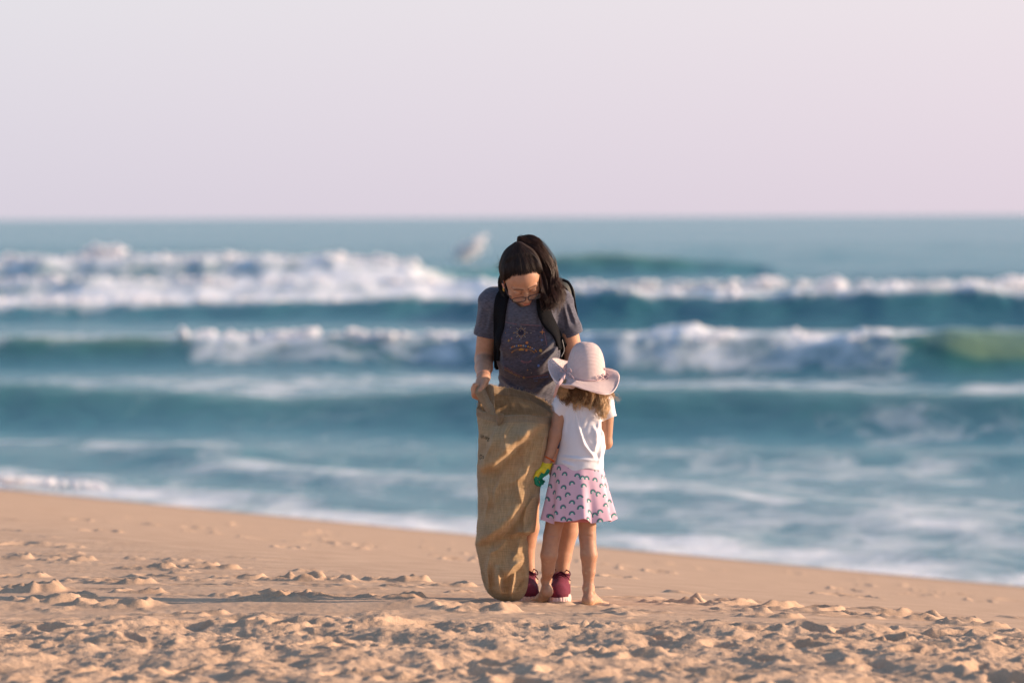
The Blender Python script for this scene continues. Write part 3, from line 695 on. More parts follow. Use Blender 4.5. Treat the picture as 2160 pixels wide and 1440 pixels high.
# ---- print on the shirt: little flat pieces laid on the cloth
def bvh_of(me_):
    V_ = np.empty(len(me_.vertices) * 3, np.float32); me_.vertices.foreach_get('co', V_)
    return BVHTree.FromPolygons([tuple(v) for v in V_.reshape(-1, 3).tolist()], [tuple(p_.vertices) for p_ in me_.polygons])
def lay(bvh, pts2, off=.0008):
    """photo-pixel points dropped along the view onto the cloth"""
    o = []
    e_ = Vector((0, 0, EYE))
    for p_ in pts2:
        w_ = Vector(P(p_[0], p_[1], 0)); d_ = (w_ - e_).normalized()
        h, n_, i_, ds = bvh.ray_cast(e_ + d_ * 20, d_)
        if h is None: h = w_; n_ = Vector((0, -1, 0))
        o.append(h - d_ * off * 2)
    return o
def print_obj(name, polys, bvh, m, parent, off=.0008):
    vs, fs = [], []
    for pl in polys:
        b0 = len(vs); vs += [tuple(v) for v in lay(bvh, pl, off)]; fs.append(tuple(range(b0, b0 + len(pl))))
    me_ = bpy.data.meshes.new(name); me_.from_pydata(vs, [], fs); me_.update()
    return link(name, me_, parent, m)
def star(cx, cy, r, n=4, r2=.25, a0=0):
    return [(cx + (r if i % 2 == 0 else r * r2) * math.sin(a0 + i * math.pi / n), cy - (r if i % 2 == 0 else r * r2) * math.cos(a0 + i * math.pi / n)) for i in range(2 * n)]
def disc(cx, cy, r, n=10): return [(cx + r * math.cos(2 * math.pi * i / n), cy + r * math.sin(2 * math.pi * i / n)) for i in range(n)]
def line(x0, y0, x1, y1, w, seg=6):
    o = []; dx, dy = x1 - x0, y1 - y0; L = math.hypot(dx, dy); nx, ny = -dy / L * w / 2, dx / L * w / 2
    for i in range(seg):
        a_, b_ = i / seg, (i + .96) / seg
        o.append([(x0 + dx * a_ + nx, y0 + dy * a_ + ny), (x0 + dx * b_ + nx, y0 + dy * b_ + ny), (x0 + dx * b_ - nx, y0 + dy * b_ - ny), (x0 + dx * a_ - nx, y0 + dy * a_ - ny)])
    return o
def crescent(cx, cy, r, a0, n=8):
    o = [(cx + r * math.cos(a0 + math.pi * i / n), cy + r * math.sin(a0 + math.pi * i / n)) for i in range(n + 1)]
    return o + [(cx + r * math.cos(a0 + math.pi * i / n), cy + r * .35 * math.sin(a0 + math.pi * i / n)) if abs(math.sin(a0)) < .3 else (cx + r * .6 * math.cos(a0 + math.pi * i / n), cy + r * .6 * math.sin(a0 + math.pi * i / n)) for i in range(n, -1, -1)]
sb_ = bvh_of(me)
inks = {k: mat('print_' + k, c, rough=.9, spec=.1) for k, c in dict(gold=(.46, .26, .08), orange=(.48, .19, .08), rose=(.28, .13, .15), cream=(.36, .30, .25), blue=(.12, .20, .45), dark=(.03, .028, .05)).items()}
pr = {k: [] for k in inks}
cx, cy = 1099, 701                       # line-drawn sun
pr['dark'].append(disc(cx, cy, 5.5, 16))
for i in range(16):
    a_ = i * math.pi / 8; L_ = 14 if i % 2 == 0 else 10
    pr['gold' if i % 2 else 'cream'] += line(cx + 7 * math.cos(a_), cy + 7 * math.sin(a_), cx + L_ * math.cos(a_), cy + L_ * math.sin(a_), 1.0, 2)
pr['orange'].append(star(1144, 700, 6.5)); pr['gold'].append(star(1073, 718, 4)); pr['blue'].append(star(1143, 717, 3.6)); pr['cream'].append(star(1077, 690, 2)); pr['gold'].append(star(1084, 702, 2.2)); pr['cream'].append(star(1120, 702, 2.2))
pr['gold'].append(star(1105, 796, 4.2)); pr['gold'].append(star(1113, 780, 2.5)); pr['cream'].append(star(1121, 786, 2.2)); pr['blue'].append(star(1096, 716, 2.2))
pr['orange'].append(disc(1111.5, 722.5, 2.9)); pr['rose'].append(disc(1079, 713, 1.7))
for i in range(15):                      # arc of moon phases
    a_ = math.radians(200 + i * 10); x_ = 1104 + 29 * math.cos(a_) ; y_ = 742 + 13 * math.sin(a_) + (i - 7) * .5
    k_ = ('blue', 'gold', 'orange', 'cream')[i % 4]
    pr[k_].append(disc(x_, y_, 1.9 - .12 * abs(i - 7) + .3, 8))
pr['gold'].append([(1094, 739)] + [(1099.5 + 5.5 * math.cos(a_), 739 + 5 * math.sin(a_)) for a_ in np.linspace(math.pi, 2 * math.pi, 9)] + [(1105, 739)])
pr['orange'].append(disc(1110.5, 738.5, 2.4)); pr['gold'].append(disc(1140.5, 739, 3.4, 12)); pr['dark'].append(disc(1140.5, 739, 1.6)); pr['blue'].append(disc(1136, 771, 2.8))
for i in range(26):
    a_ = math.pi * (1.08 + .84 * i / 25); pr['gold' if i % 3 else 'orange'] += line(1103 + 23 * math.cos(a_), 746 + 9 * math.sin(a_), 1103 + 26 * math.cos(a_), 746 + 11.5 * math.sin(a_), .8, 1)
for i in range(18):
    a_ = math.pi * (.06 + .88 * i / 17); pr['rose'] += line(1110 + 9 * math.cos(a_), 759 + 3 * math.sin(a_), 1110 + 12 * math.cos(a_), 760 + 6 * math.sin(a_), .7, 1)
Rr = random.Random(11)
for i in range(46):
    x_, y_ = Rr.uniform(1062, 1152), Rr.uniform(690, 796)
    pr[Rr.choice(['gold', 'cream', 'rose', 'blue', 'orange'])].append(star(x_, y_, Rr.uniform(.7, 1.5)))
pr['rose'] += line(1060, 678, 1090, 684, .9) + line(1098, 684, 1140, 687, .9) + line(1146, 690, 1155, 736, .9) + line(1064, 774, 1105, 796, .9) + line(1108, 796, 1156, 790, 1.1)
for k_, pl in pr.items(): print_obj('shirt_print', pl, sb_, inks[k_], shirt, .0012 if k_ != 'dark' else .0006)['kind'] = 'stuff'
def text_on(name, s, px_, py_, size, ang, bvh, m, parent, shear=0, off=.001, squash=1.0):
    cu_ = bpy.data.curves.new('t', 'FONT'); cu_.body = s; cu_.size = size; cu_.resolution_u = 2; cu_.shear = shear
    o_ = bpy.data.objects.new('t', cu_); C.collection.objects.link(o_); dg = bpy.context.evaluated_depsgraph_get(); dg.update()
    m0 = bpy.data.meshes.new_from_object(o_.evaluated_get(dg)); bpy.data.objects.remove(o_)
    bm_ = bmesh.new(); bm_.from_mesh(m0); bmesh.ops.triangulate(bm_, faces=bm_.faces)
    c_, s_2 = math.cos(ang), math.sin(ang)
    p2 = [(px_ + v.co.x * squash * c_ + v.co.y * s_2, py_ + v.co.x * squash * s_2 - v.co.y * c_) for v in bm_.verts]
    for v, w_ in zip(bm_.verts, lay(bvh, p2, off)): v.co = w_
    m1 = bpy.data.meshes.new(name); bm_.to_mesh(m1); bm_.free()
    return link(name, m1, parent, m)
text_on('shirt_lettering', "MOTHER EARTH", 1063, 780, 5.0, math.radians(27), sb_, inks['gold'], shirt)
text_on('shirt_lettering', "OUR FUTURE", 1125, 799.5, 5.4, math.radians(-6), sb_, inks['blue'], shirt)
text_on('shirt_lettering', "1985", 1126, 805, 4.2, math.radians(-4), sb_, inks['blue'], shirt)

# ---- shorts
S = Sdf()
S.ell(P(1128, 868, .38), (.168, .135, .12), k=.05)
for h, kn in ((P(1100, 885, .40), P(1108, 990, .27)), (P(1168, 885, .40), P(1190, 985, .25))): S.cone(h, kn, .104, .088, k=.03)
S.plane(P(1120, 945, .3), np.array([0, 0, -1.]))
S.pr.append((lambda p: .004 * perlin3(p * 12, 8), np.zeros(3), 1e9, 0, 'd'))
me, V = S.mesh('shorts', .006); link('shorts', me, woman, mat('navy_denim', (.035, .055, .10), rough=.9, noise=.2, nscale=120, bump=.001, bscale=400))

# ---- hair
hair_m = mat('dark_hair', (.018, .011, .009), rough=.50, spec=.25, noise=.35, nscale=50)
hair_m2 = mat('dark_brown_hair', (.050, .022, .015), rough=.48, spec=.30, noise=.35, nscale=60)
ponytail_knot = HF.w(0.004, -.056, .121)
S = Sdf(); A = np.array([HF.x, HF.f, HF.z])
def scalp(p):
    q = HF.loc(p); x_, f_, z_ = q.T
    def el(c, r):
        u = q - np.array(c); r = np.array(r); k0 = np.sqrt(((u / r) ** 2).sum(1)) + 1e-6; k1 = np.sqrt(((u / r ** 2) ** 2).sum(1)) + 1e-6; return k0 * (k0 - 1) / k1
    a_ = el((0, -.012, .030), (.074, .094, .086)); b_ = el((0, .035, .045), (.062, .052, .048)); h = np.clip(.5 + .5 * (a_ - b_) / .03, 0, 1); d = a_ + (b_ - a_) * h - .03 * h * (1 - h)
    lim = .108 - .088 * (np.abs(x_) / .075) ** 3.2 + .003 * np.sin(x_ * 260)
    zl = np.where(f_ > .0, lim, np.interp(f_, [-.12, -.02, .0], [-.075, -.035, .004]))
    return d - np.clip((z_ - zl) * .22, -.006, .0115) - .004 * np.clip((z_ - .06) / .05, 0, 1)
S.add(scalp, HF.c, .13, .01)
S.cone(HF.w(0, -.045, .10), ponytail_knot, .028, .014, k=.04)
def hairline(p):
    q = HF.loc(p); x_, f_, z_ = q.T
    lim = .074 - .064 * (x_ / .075) ** 2 + .004 * np.sin(x_ * 300) + .003 * np.sin(x_ * 700)   # front hairline falls to the temples
    zl = np.where(f_ > .02, lim + (f_ - .075) * .15, np.interp(f_, [-.12, -.02, .02], [-.075, -.035, .004]))
    return (z_ - zl) * .9
me, V = S.mesh('hair', .0026)
hair = link('hair', me, woman, hair_m)
# strands drawn back over the cap to the tie
def cap_pt(x_, f_, z_, off):
    d = np.array([x_, f_ + .012, z_ - .03]); r = np.array([.0815, .102, .094]); k_ = 1 / math.sqrt(((d / r) ** 2).sum())
    d2 = np.array([x_, f_ - .022, z_ - .04]); r2 = np.array([.072, .070, .064])
    q = d * (k_ + off / .09); return np.array([q[0], q[1] - .012, q[2] + .03])
hb_ = bvh_of(me); hc_ = HF.w(0, -.012, .030)
S2 = Sdf(); add_head(S2, HF, False); me2, V2 = S2.mesh('skull', .004); hb2 = bvh_of(me2); bpy.data.meshes.remove(me2)
N = 1300; Ms = 16; PT = np.zeros((N, Ms, 3)); Rr = np.random.default_rng(5)
kl = np.array([.004, -.056, .121])
for i in range(N):
    an = Rr.uniform(-2.5, 2.5); x0 = math.sin(an) * .078; f0 = math.cos(an) * .088 - .005
    if f0 > .02: z0 = .098 - .080 * (abs(x0) / .075) ** 3.6 + Rr.uniform(-.009, .016)
    else: z0 = np.interp(f0, [-.12, -.02, .02], [-.07, -.03, .004])
    a0 = np.array([x0, f0, z0]); o1 = Rr.uniform(.0, .0022)
    for j in range(Ms):
        t_ = j / (Ms - 1); q = a0 * (1 - t_) + kl * t_ * .98 + np.array([0, 0, .018]) * math.sin(math.pi * t_)
        qw = Vector(HF.w(*q)); d_ = (Vector(hc_) - qw).normalized(); h_, n_, i_, s_h = hb_.ray_cast(qw - d_ * .12, d_)
        h2, n2, i2, s2 = hb2.ray_cast(qw - d_ * .12, d_)
        if h_ is None or (h2 is not None and s2 < s_h): h_, s_h = h2, s2
        if h_ is None or s_h > .18: h_ = qw
        PT[i, j] = np.array(h_) - np.array(d_) * (.0006 + o1)
Vt, Ft = tubes(PT, np.interp(np.linspace(0, 1, Ms), [0, .25, 1], [.0003, .0011, .0007])[None], 3)
link('hair_strand_layer', mesh_np('hair_strand_layer', Vt, Ft), hair, hair_m)
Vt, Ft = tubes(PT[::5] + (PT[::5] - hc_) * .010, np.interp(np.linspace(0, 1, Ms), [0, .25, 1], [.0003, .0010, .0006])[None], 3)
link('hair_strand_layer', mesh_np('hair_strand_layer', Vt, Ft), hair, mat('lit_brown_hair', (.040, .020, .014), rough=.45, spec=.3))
# hair tie
tie = [ponytail_knot + HF.x * .021 * math.cos(a_) + HF.f * .021 * math.sin(a_) - HF.z * .012 for a_ in np.linspace(0, 2 * math.pi, 14)]
tube_obj('hair_tie', tie, .004, mat('brown_elastic', (.07, .045, .04), rough=.7), hair, 40)
# ponytail: bends up out of the tie and falls in front of her left shoulder
guides = [
    [P(1092, 516, .055), P(1097, 511, .05), P(1115, 512, .03), P(1142, 539, .03), P(1152, 575, .03), P(1157, 618, -.01), P(1150, 655, -.06)],
    [P(1092, 516, .055), P(1101, 509, .05), P(1125, 516, .03), P(1155, 547, .03), P(1168, 581, .03), P(1180, 613, -.03), P(1172, 649, -.05)],
    [P(1092, 516, .055), P(1105, 509, .04), P(1134, 527, .03), P(1147, 563, .03), P(1150, 599, .01), P(1146, 629, -.04), P(1154, 653, -.07)],
    [P(1092, 516, .055), P(1099, 508, .06), P(1123, 512, .05), P(1156, 542, .03), P(1172, 575, .02), P(1189, 615, .01), P(1184, 639, -.02)],
    [P(1092, 516, .055), P(1109, 515, .02), P(1134, 541, .02), P(1142, 569, .02), P(1143, 599, .0), P(1148, 625, -.05), P(1142, 645, -.08)],
    [P(1092, 517, .055), P(1101, 508, .05), P(1118, 521, .035), P(1133, 548, .03), P(1143, 585, .02), P(1152, 622, -.03), P(1148, 648, -.06)],
]
guides = [spline(g, 30) for g in guides]
N = 1500; PT = np.zeros((N, 30, 3)); RR_ = np.zeros((N, 30))
clump = [(Rr.random(6) ** 1.6, Rr.normal(0, .011, 3), Rr.uniform(0, 6.3), Rr.uniform(.82, 1.0)) for _ in range(46)]
tt = np.linspace(0, 1, 30)
for i in range(N):
    wts, off, ph, ln = clump[i % 46]; w_ = wts ** 2 / (wts ** 2).sum()
    c_ = sum(g * k_ for g, k_ in zip(guides, w_))
    spread = sstep(0, .25, tt) * (1 + .6 * tt)
    own = Rr.normal(0, .0030, 3)
    wave_ = np.stack([np.sin(tt * 15 + ph), np.cos(tt * 12 + ph), .4 * np.sin(tt * 17 + ph)], 1) * (.0165 * sstep(.35, 1, tt))[:, None]
    fz = np.cumsum(Rr.normal(0, .00035, (30, 3)), 0) * sstep(.0, 1, tt)[:, None] * (1 if Rr.random() > .10 else 7)
    q = c_ + (off * spread[:, None]) + own * (.5 + spread[:, None] * .9) + wave_ + fz
    ts = np.linspace(0, ln * Rr.uniform(.9, 1.03), 30).clip(0, 1)
    q = np.stack([np.interp(ts, tt, q[:, j]) for j in range(3)], 1)
    lim_ = P(1136.5, 600, -.05)[0] + .03 * (1 - sstep(.30, .42, ts)) * -4 + .004 * abs(math.sin(i)); q[:, 0] = lim_ + np.log1p(np.exp((q[:, 0] - lim_) * 120)) / 120
    PT[i] = q
    RR_[i] = np.linspace(.0012, .0006, 30) * (1 if i % 3 else .7)
Vt, Ft = tubes(PT, RR_, 3)
link('ponytail', mesh_np('ponytail', Vt, Ft), hair, hair_m2)
# loose strands the wind lifts off the ponytail
N = 130; PT = np.zeros((N, 30, 3))
for i in range(N):
    g_ = guides[i % 4]; g2 = guides[(i + 1) % 4]; k_ = Rr.random(); q = g_ * k_ + g2 * (1 - k_)
    a_ = Rr.uniform(0, .7); ts = a_ + (1 - a_) * tt; q = np.stack([np.interp(ts, tt, q[:, j]) for j in range(3)], 1)
    dr = np.array([Rr.uniform(.2, 1.3), Rr.normal(0, .5), Rr.uniform(-.2, .9)]) * Rr.uniform(.008, .032)
    q = q + (tt ** 1.4)[:, None] * dr + np.stack([np.sin(tt * 9 + i), np.cos(tt * 8 + i), np.sin(tt * 7 + i)], 1) * .004 * tt[:, None]; q[:, 0] = np.maximum(q[:, 0], P(1130, 600, -.05)[0] - .2 * (1 - sstep(.2, .4, ts)))
    PT[i] = q
Vt, Ft = tubes(PT, np.full((1, 30), .00045), 3); link('loose_strands', mesh_np('loose_strands', Vt, Ft), hair, hair_m2)
# flyaway wisps and hair behind her right ear
N = 260; PT = np.zeros((N, 12, 3))
for i in range(N):
    an = Rr.uniform(-1.2, 1.5); a_ = Rr.uniform(-2.6, 2.6)
    b0 = HF.w(*cap_pt(.08 * math.sin(a_), .03 * math.cos(a_) - .05, .05 + .05 * math.cos(a_ * 1.3), .002))
    dr = (b0 - HF.w(0, -.01, .02)); dr /= np.linalg.norm(dr); sd = Rr.normal(0, 1, 3) * .6 + np.array([.25, 0, .15])
    for j in range(12): PT[i, j] = b0 + dr * .010 * (j / 11) ** .7 + sd * .030 * (j / 11) ** 1.4
Vt, Ft = tubes(PT, np.full((1, 12), .00030), 3); link('flyaway_hair', mesh_np('flyaway_hair', Vt, Ft), hair, hair_m2)
N = 420; PT = np.zeros((N, 14, 3))
for i in range(N):
    s0 = P(1057 + Rr.uniform(0, 12), 572 + Rr.uniform(-6, 6), .055 + Rr.uniform(-.01, .02)); e0 = P(1067 + Rr.uniform(-6, 8), 628 + Rr.uniform(-8, 8), .05 + Rr.uniform(-.02, .03))
    m0 = P(1053 + Rr.uniform(-2, 16), 600, .06)
    PT[i] = spline([s0, m0, e0], 14) + Rr.normal(0, .001, (14, 3))
Vt, Ft = tubes(PT, np.full((1, 14), .0012), 3); link('hair_lock', mesh_np('hair_lock', Vt, Ft), hair, hair_m)

# ---- eyeglasses
gl = bpy.data.objects.new('eyeglasses', None); C.collection.objects.link(gl); gl.location = HF.w(0, .11, -.01); gl.matrix_world = Matrix.Translation(gl.location); gl.parent = woman; gl.matrix_parent_inverse = woman.matrix_world.inverted()
gm_ = mat('dark_spectacle_frame', (.035, .018, .018), rough=.3, spec=.6); lens_m = bpy.data.materials.new('spectacle_lens'); lens_m.use_nodes = True
lb = lens_m.node_tree.nodes['Principled BSDF']; lb.inputs['Transmission Weight'].default_value = .85; lb.inputs['Roughness'].default_value = .03; lb.inputs['Base Color'].default_value = (.85, .88, .9, 1); lb.inputs['IOR'].default_value = 1.06; lb.inputs['Alpha'].default_value = .5
G0 = (.113, -.015)
for s in (-1, 1):
    loop = []
    for a_ in np.linspace(0, 2 * math.pi, 25)[:-1]:
        ca, sa = math.cos(a_), math.sin(a_)
        xx = s * .0325 + .0270 * np.sign(ca) * abs(ca) ** .6; zz_ = .0125 * np.sign(sa) * abs(sa) ** .7
        loop.append(HF.w(xx, G0[0] - .16 * (abs(xx) ** 1.7) * 2.2, G0[1] + zz_ + (.002 if sa > 0 else 0)))
    tube_obj('lens_rim', loop + [loop[0], loop[1]], .0017, gm_, gl, 80, 6)
    ml = bpy.data.meshes.new('lens'); ml.from_pydata([tuple(p_) for p_ in loop], [], [tuple(range(24))]); link('lens', ml, gl, lens_m)
    hin = HF.w(s * .0615, .098, -.002); tube_obj('temple_arm', [hin, HF.w(s * .074, .080, -.001), HF.w(s * .080, .010, .004), HF.w(s * .079, -.018, -.012)], .0019, gm_, gl, 24, 6)
tube_obj('bridge', [HF.w(-.006, .113, -.006), HF.w(0, .116, -.003), HF.w(.006, .113, -.006)], .0017, gm_, gl, 10, 6)
er = [HF.w(-.080 + .0015 * math.cos(a_), .006 + .0075 * math.cos(a_), -.050 + .0085 * math.sin(a_)) for a_ in np.linspace(0, 2 * math.pi, 14)]
gold = mat('gold', (.75, .48, .14), rough=.25, metal=1); tube_obj('earring', er, .0018, gold, woman, 30, 6)
wr = wL + np.array([0, -.006, .004]); ax_ = (wL - eL) / np.linalg.norm(wL - eL); bx = np.cross(ax_, [0, 0, 1.]); bx /= np.linalg.norm(bx); by = np.cross(ax_, bx)
tube_obj('bracelet', [wr + bx * .0285 * math.cos(a_) + by * .0285 * math.sin(a_) for a_ in np.linspace(0, 2 * math.pi + .2, 18)], .0011, mat('pink_cord', (.65, .36, .27), rough=.5), woman, 50, 6)

# ---- running shoes
shoe_m = mat('burgundy_knit', (.145, .018, .040), rough=.85, noise=.3, nscale=180, bump=.0012, bscale=600); sole_m = mat('pale_pink_foam_sole', (.72, .50, .46), rough=.8, noise=.1, nscale=60)
lace_m = mat('burgundy_lace', (.075, .006, .022), rough=.8); sock_m = mat('grey_sock', (.16, .16, .16), rough=.95, noise=.3, nscale=300)
lab_m = mat('grey_shoe_label', (.35, .22, .22), rough=.8)
def shoe(heel, toe, name_label=None):
    heel = np.array([heel[0], heel[1], ground_z(heel[0], heel[1]) - .004]); toe = np.array([toe[0], toe[1], ground_z(toe[0], toe[1]) - .004])
    d = toe - heel; d[2] = 0; L = np.linalg.norm(d); d /= L; sdv = np.array([d[1], -d[0], 0]); up = np.array([0, 0, 1.])
    root = bpy.data.objects.new('running_shoe', None); C.collection.objects.link(root); root.matrix_world = Matrix.Translation(heel); root.parent = woman; root.matrix_parent_inverse = woman.matrix_world.inverted()
    w_ = lambda a_, s_, z_: heel + d * a_ + sdv * s_ + up * z_
    S = Sdf()
    S.cone(w_(.030, 0, .060), w_(.105, 0, .058), .036, .042, k=.03); S.cone(w_(.105, 0, .052), w_(.200, 0, .044), .042, .045, k=.03); S.ell(w_(.215, 0, .046), (.047, .052, .033), k=.02)
    S.cone(w_(.045, 0, .075), w_(.050, 0, .112), .040, .041, k=.02)
    S.cone(w_(.075, 0, .100), w_(.175, 0, .070), .028, .022, k=.02)
    S.cone(w_(.050, 0, .100), w_(.052, 0, .150), .034, .037, k=.003, op='s')
    S.plane(w_(0, 0, .030), np.array([0, 0, -1.]))
    me_, V_ = S.mesh('upper', .0032); up_ = link('upper', me_, root, shoe_m)
    S = Sdf()
    S.cone(w_(.020, 0, .02), w_(.110, 0, .02), .040, .046, k=.03); S.cone(w_(.110, 0, .02), w_(.215, 0, .02), .046, .050, k=.03)
    S.plane(w_(0, 0, .041), np.array([0, 0, 1.]), k=.008); S.plane(w_(0, 0, -.006), np.array([0, 0, -1.]), k=.006)
    c_ = w_(.12, 0, 0)
    def grooves(p): q = (p - heel) @ d; s1 = (p - heel) @ sdv; an_ = np.where(q > .20, np.arctan2(s1, q - .2) * .05, q); return .0032 * (np.abs(((an_ / .014) % 1) - .5) < .10) * ((p - heel)[:, 2] < .034)
    S.pr.append((grooves, np.zeros(3), 1e9, 0, 'd'))
    me_, V_ = S.mesh('sole', .0028); link('sole', me_, root, sole_m)
    for i in range(6):
        a_ = .085 + i * .019; z_ = .131 - i * .0105
        tube_obj('lace', [w_(a_ + .006, -.030 + i * .001, z_ - .026), w_(a_ + .002, -.015, z_ - .003), w_(a_ - .004, .012, z_ - .001), w_(a_ - .008, .030, z_ - .024)], .0028, lace_m, up_, 14, 6)
        tube_obj('lace', [w_(a_ + .006, .030 - i * .001, z_ - .026), w_(a_ + .003, .015, z_ - .001), w_(a_ - .004, -.012, z_ + .001), w_(a_ - .008, -.030, z_ - .024)], .0028, lace_m, up_, 14, 6)
    k0 = w_(.080, 0, .137)
    for sg in (1, -1):
        tube_obj('lace', [k0, k0 + sdv * .018 * sg + up * .008 - d * .006, k0 + sdv * .042 * sg - up * .002, k0 + sdv * .044 * sg - up * .018 + d * .01, k0 + sdv * .018 * sg - up * .008 + d * .012, k0], .0026, lace_m, up_, 30, 6)
        tube_obj('lace', [k0, k0 + sdv * .022 * sg - up * .010 + d * .02, k0 + sdv * .048 * sg - up * .040 + d * .02], .0026, lace_m, up_, 14, 6)
    for o_ in root.children_recursive:
        a_ = np.empty(len(o_.data.vertices) * 3, np.float32); o_.data.vertices.foreach_get('co', a_); a_ = a_.reshape(-1, 3)
        q_ = a_ - heel; l_ = q_ @ sdv; a_ = a_ - np.outer(l_ * .11, sdv) - np.outer(q_[:, 2] * .06, up); o_.data.vertices.foreach_set('co', a_.ravel()); o_.data.update()
    return root
shB = shoe(P(1186, 1240, .20), P(1175, 1262, -.045))
shA = shoe(P(1113, 1240, .30), P(1115, 1258, .07))
for an in (P(1117, 1216, .24), P(1184, 1216, .145)):
    S = Sdf(); S.cone(an + np.array([0, 0, .0]), an + np.array([0, .0, -.055]), .0335, .036, k=.01); S.cone(an + np.array([0, 0, .014]), an + np.array([0, 0, .05]), .05, .05, k=.003, op='s')
    S.plane(an + np.array([0, 0, -.008]), np.array([0, 0, 1.]))
    me, V = S.mesh('sock', .004); link('sock', me, woman, sock_m)

# ---------------------------------------------------------------- backpack (straps over both shoulders)
pack = empty('backpack', P(1112, 660, .34), 'black backpack strapped on the woman\'s back with straps over both shoulders', 'backpack')
bk_m = mat('black_nylon', (.009, .009, .011), rough=.95, spec=.08, noise=.2, nscale=200, bump=.0008, bscale=500)
bg_m = mat('faded_black_nylon', (.030, .034, .030), rough=.6, spec=.4, noise=.2, nscale=90, bump=.001, bscale=300)
S = Sdf(); S.cone(P(1125, 640, .34), P(1130, 745, .42), .125, .130, k=.04, flat=fl, f=1.1); S.cone(P(1178, 622, .30), P(1178, 700, .34), .070, .060, k=.03)
S.pr.append((lambda p: .004 * perlin3(p * 11, 2), np.zeros(3), 1e9, 0, 'd'))
me, V = S.mesh('pack_body', .006); link('pack_body', me, pack, bg_m)
def strap(name, pts, widths, m, parent, thick=.007, n=60, towards=None, bvh=None, lift=.004):
    """band that follows the shirt; pts in photo pixels and depth"""
    c_ = spline([P(*p_) for p_ in pts], n); w_ = np.interp(np.linspace(0, 1, n), np.linspace(0, 1, len(widths)), widths) * M1 / 2
    T = np.gradient(c_, axis=0); T /= np.linalg.norm(T, axis=1, keepdims=True)
    e_ = Vector((0, 0, EYE)); rows = []
    for i in range(n):
        side = np.cross(T[i], [0, -1, .25]); side /= np.linalg.norm(side) + 1e-9
        row = []
        for q in np.linspace(-1, 1, 7):
            p_ = c_[i] + side * q * w_[i]
            if bvh is not None:
                d_ = (Vector(p_) - e_).normalized(); h, n_, ii, ds = bvh.ray_cast(e_ + d_ * 20, d_)
                if h is not None and h.y < p_[1] + .12: p_ = np.array(h) - np.array(d_) * (lift + thick * (1 - q * q * .6))
            row.append(p_)
        rows.append(row)
    V_ = np.array(rows); V_[:, :, 1] = (V_[:, :, 1] + np.roll(V_[:, :, 1], 1, 0) * 0 + V_[:, :, 1]) / 2
    for _ in range(4): V_[1:-1] = V_[1:-1] * .5 + (V_[:-2] + V_[2:]) * .25
    me_ = mesh_np(name, V_.reshape(-1, 3), grid_faces(n, 7)); o_ = link(name, me_, parent, m)
    md = o_.modifiers.new('thickness', 'SOLIDIFY'); md.thickness = thick; md.offset = 0
    return o_
strap('shoulder_strap', [(1066, 612, .12), (1058, 632, .06), (1054, 660, .03), (1052, 690, .03), (1049, 715, .06), (1047, 760, .12)], [22, 26, 24, 20, 13, 12], bk_m, pack, .009, bvh=sb_)
strap('shoulder_strap', [(1150, 610, .12), (1146, 632, .06), (1148, 660, .03), (1160, 685, .03), (1174, 705, .06), (1184, 735, .12)], [24, 28, 28, 26, 17, 12], bk_m, pack, .009, bvh=sb_)
strap('side_webbing', [(1049, 700, .09), (1048, 735, .14), (1049, 770, .2), (1050, 774, .22)], [12, 12, 14, 14], bk_m, pack, .012)
strap('side_webbing', [(1182, 715, .09), (1190, 745, .16), (1192, 790, .24)], [16, 22, 24], bk_m, pack, .012)
tube_obj('piping', [P(1186, 590, .22), P(1199, 596, .22), P(1207, 612, .23), P(1212, 640, .25), P(1216, 664, .28)], .006, bk_m, pack, 30)
tube_obj('piping', [P(1184, 600, .21), P(1196, 612, .21), P(1201, 636, .22), P(1206, 655, .22)], .004, bk_m, pack, 30)
tube_obj('zip_cord', [P(1186, 716, .07), P(1190, 738, .10), P(1184, 752, .10)], .0016, mat('grey_cord', (.4, .4, .4)), pack, 14)
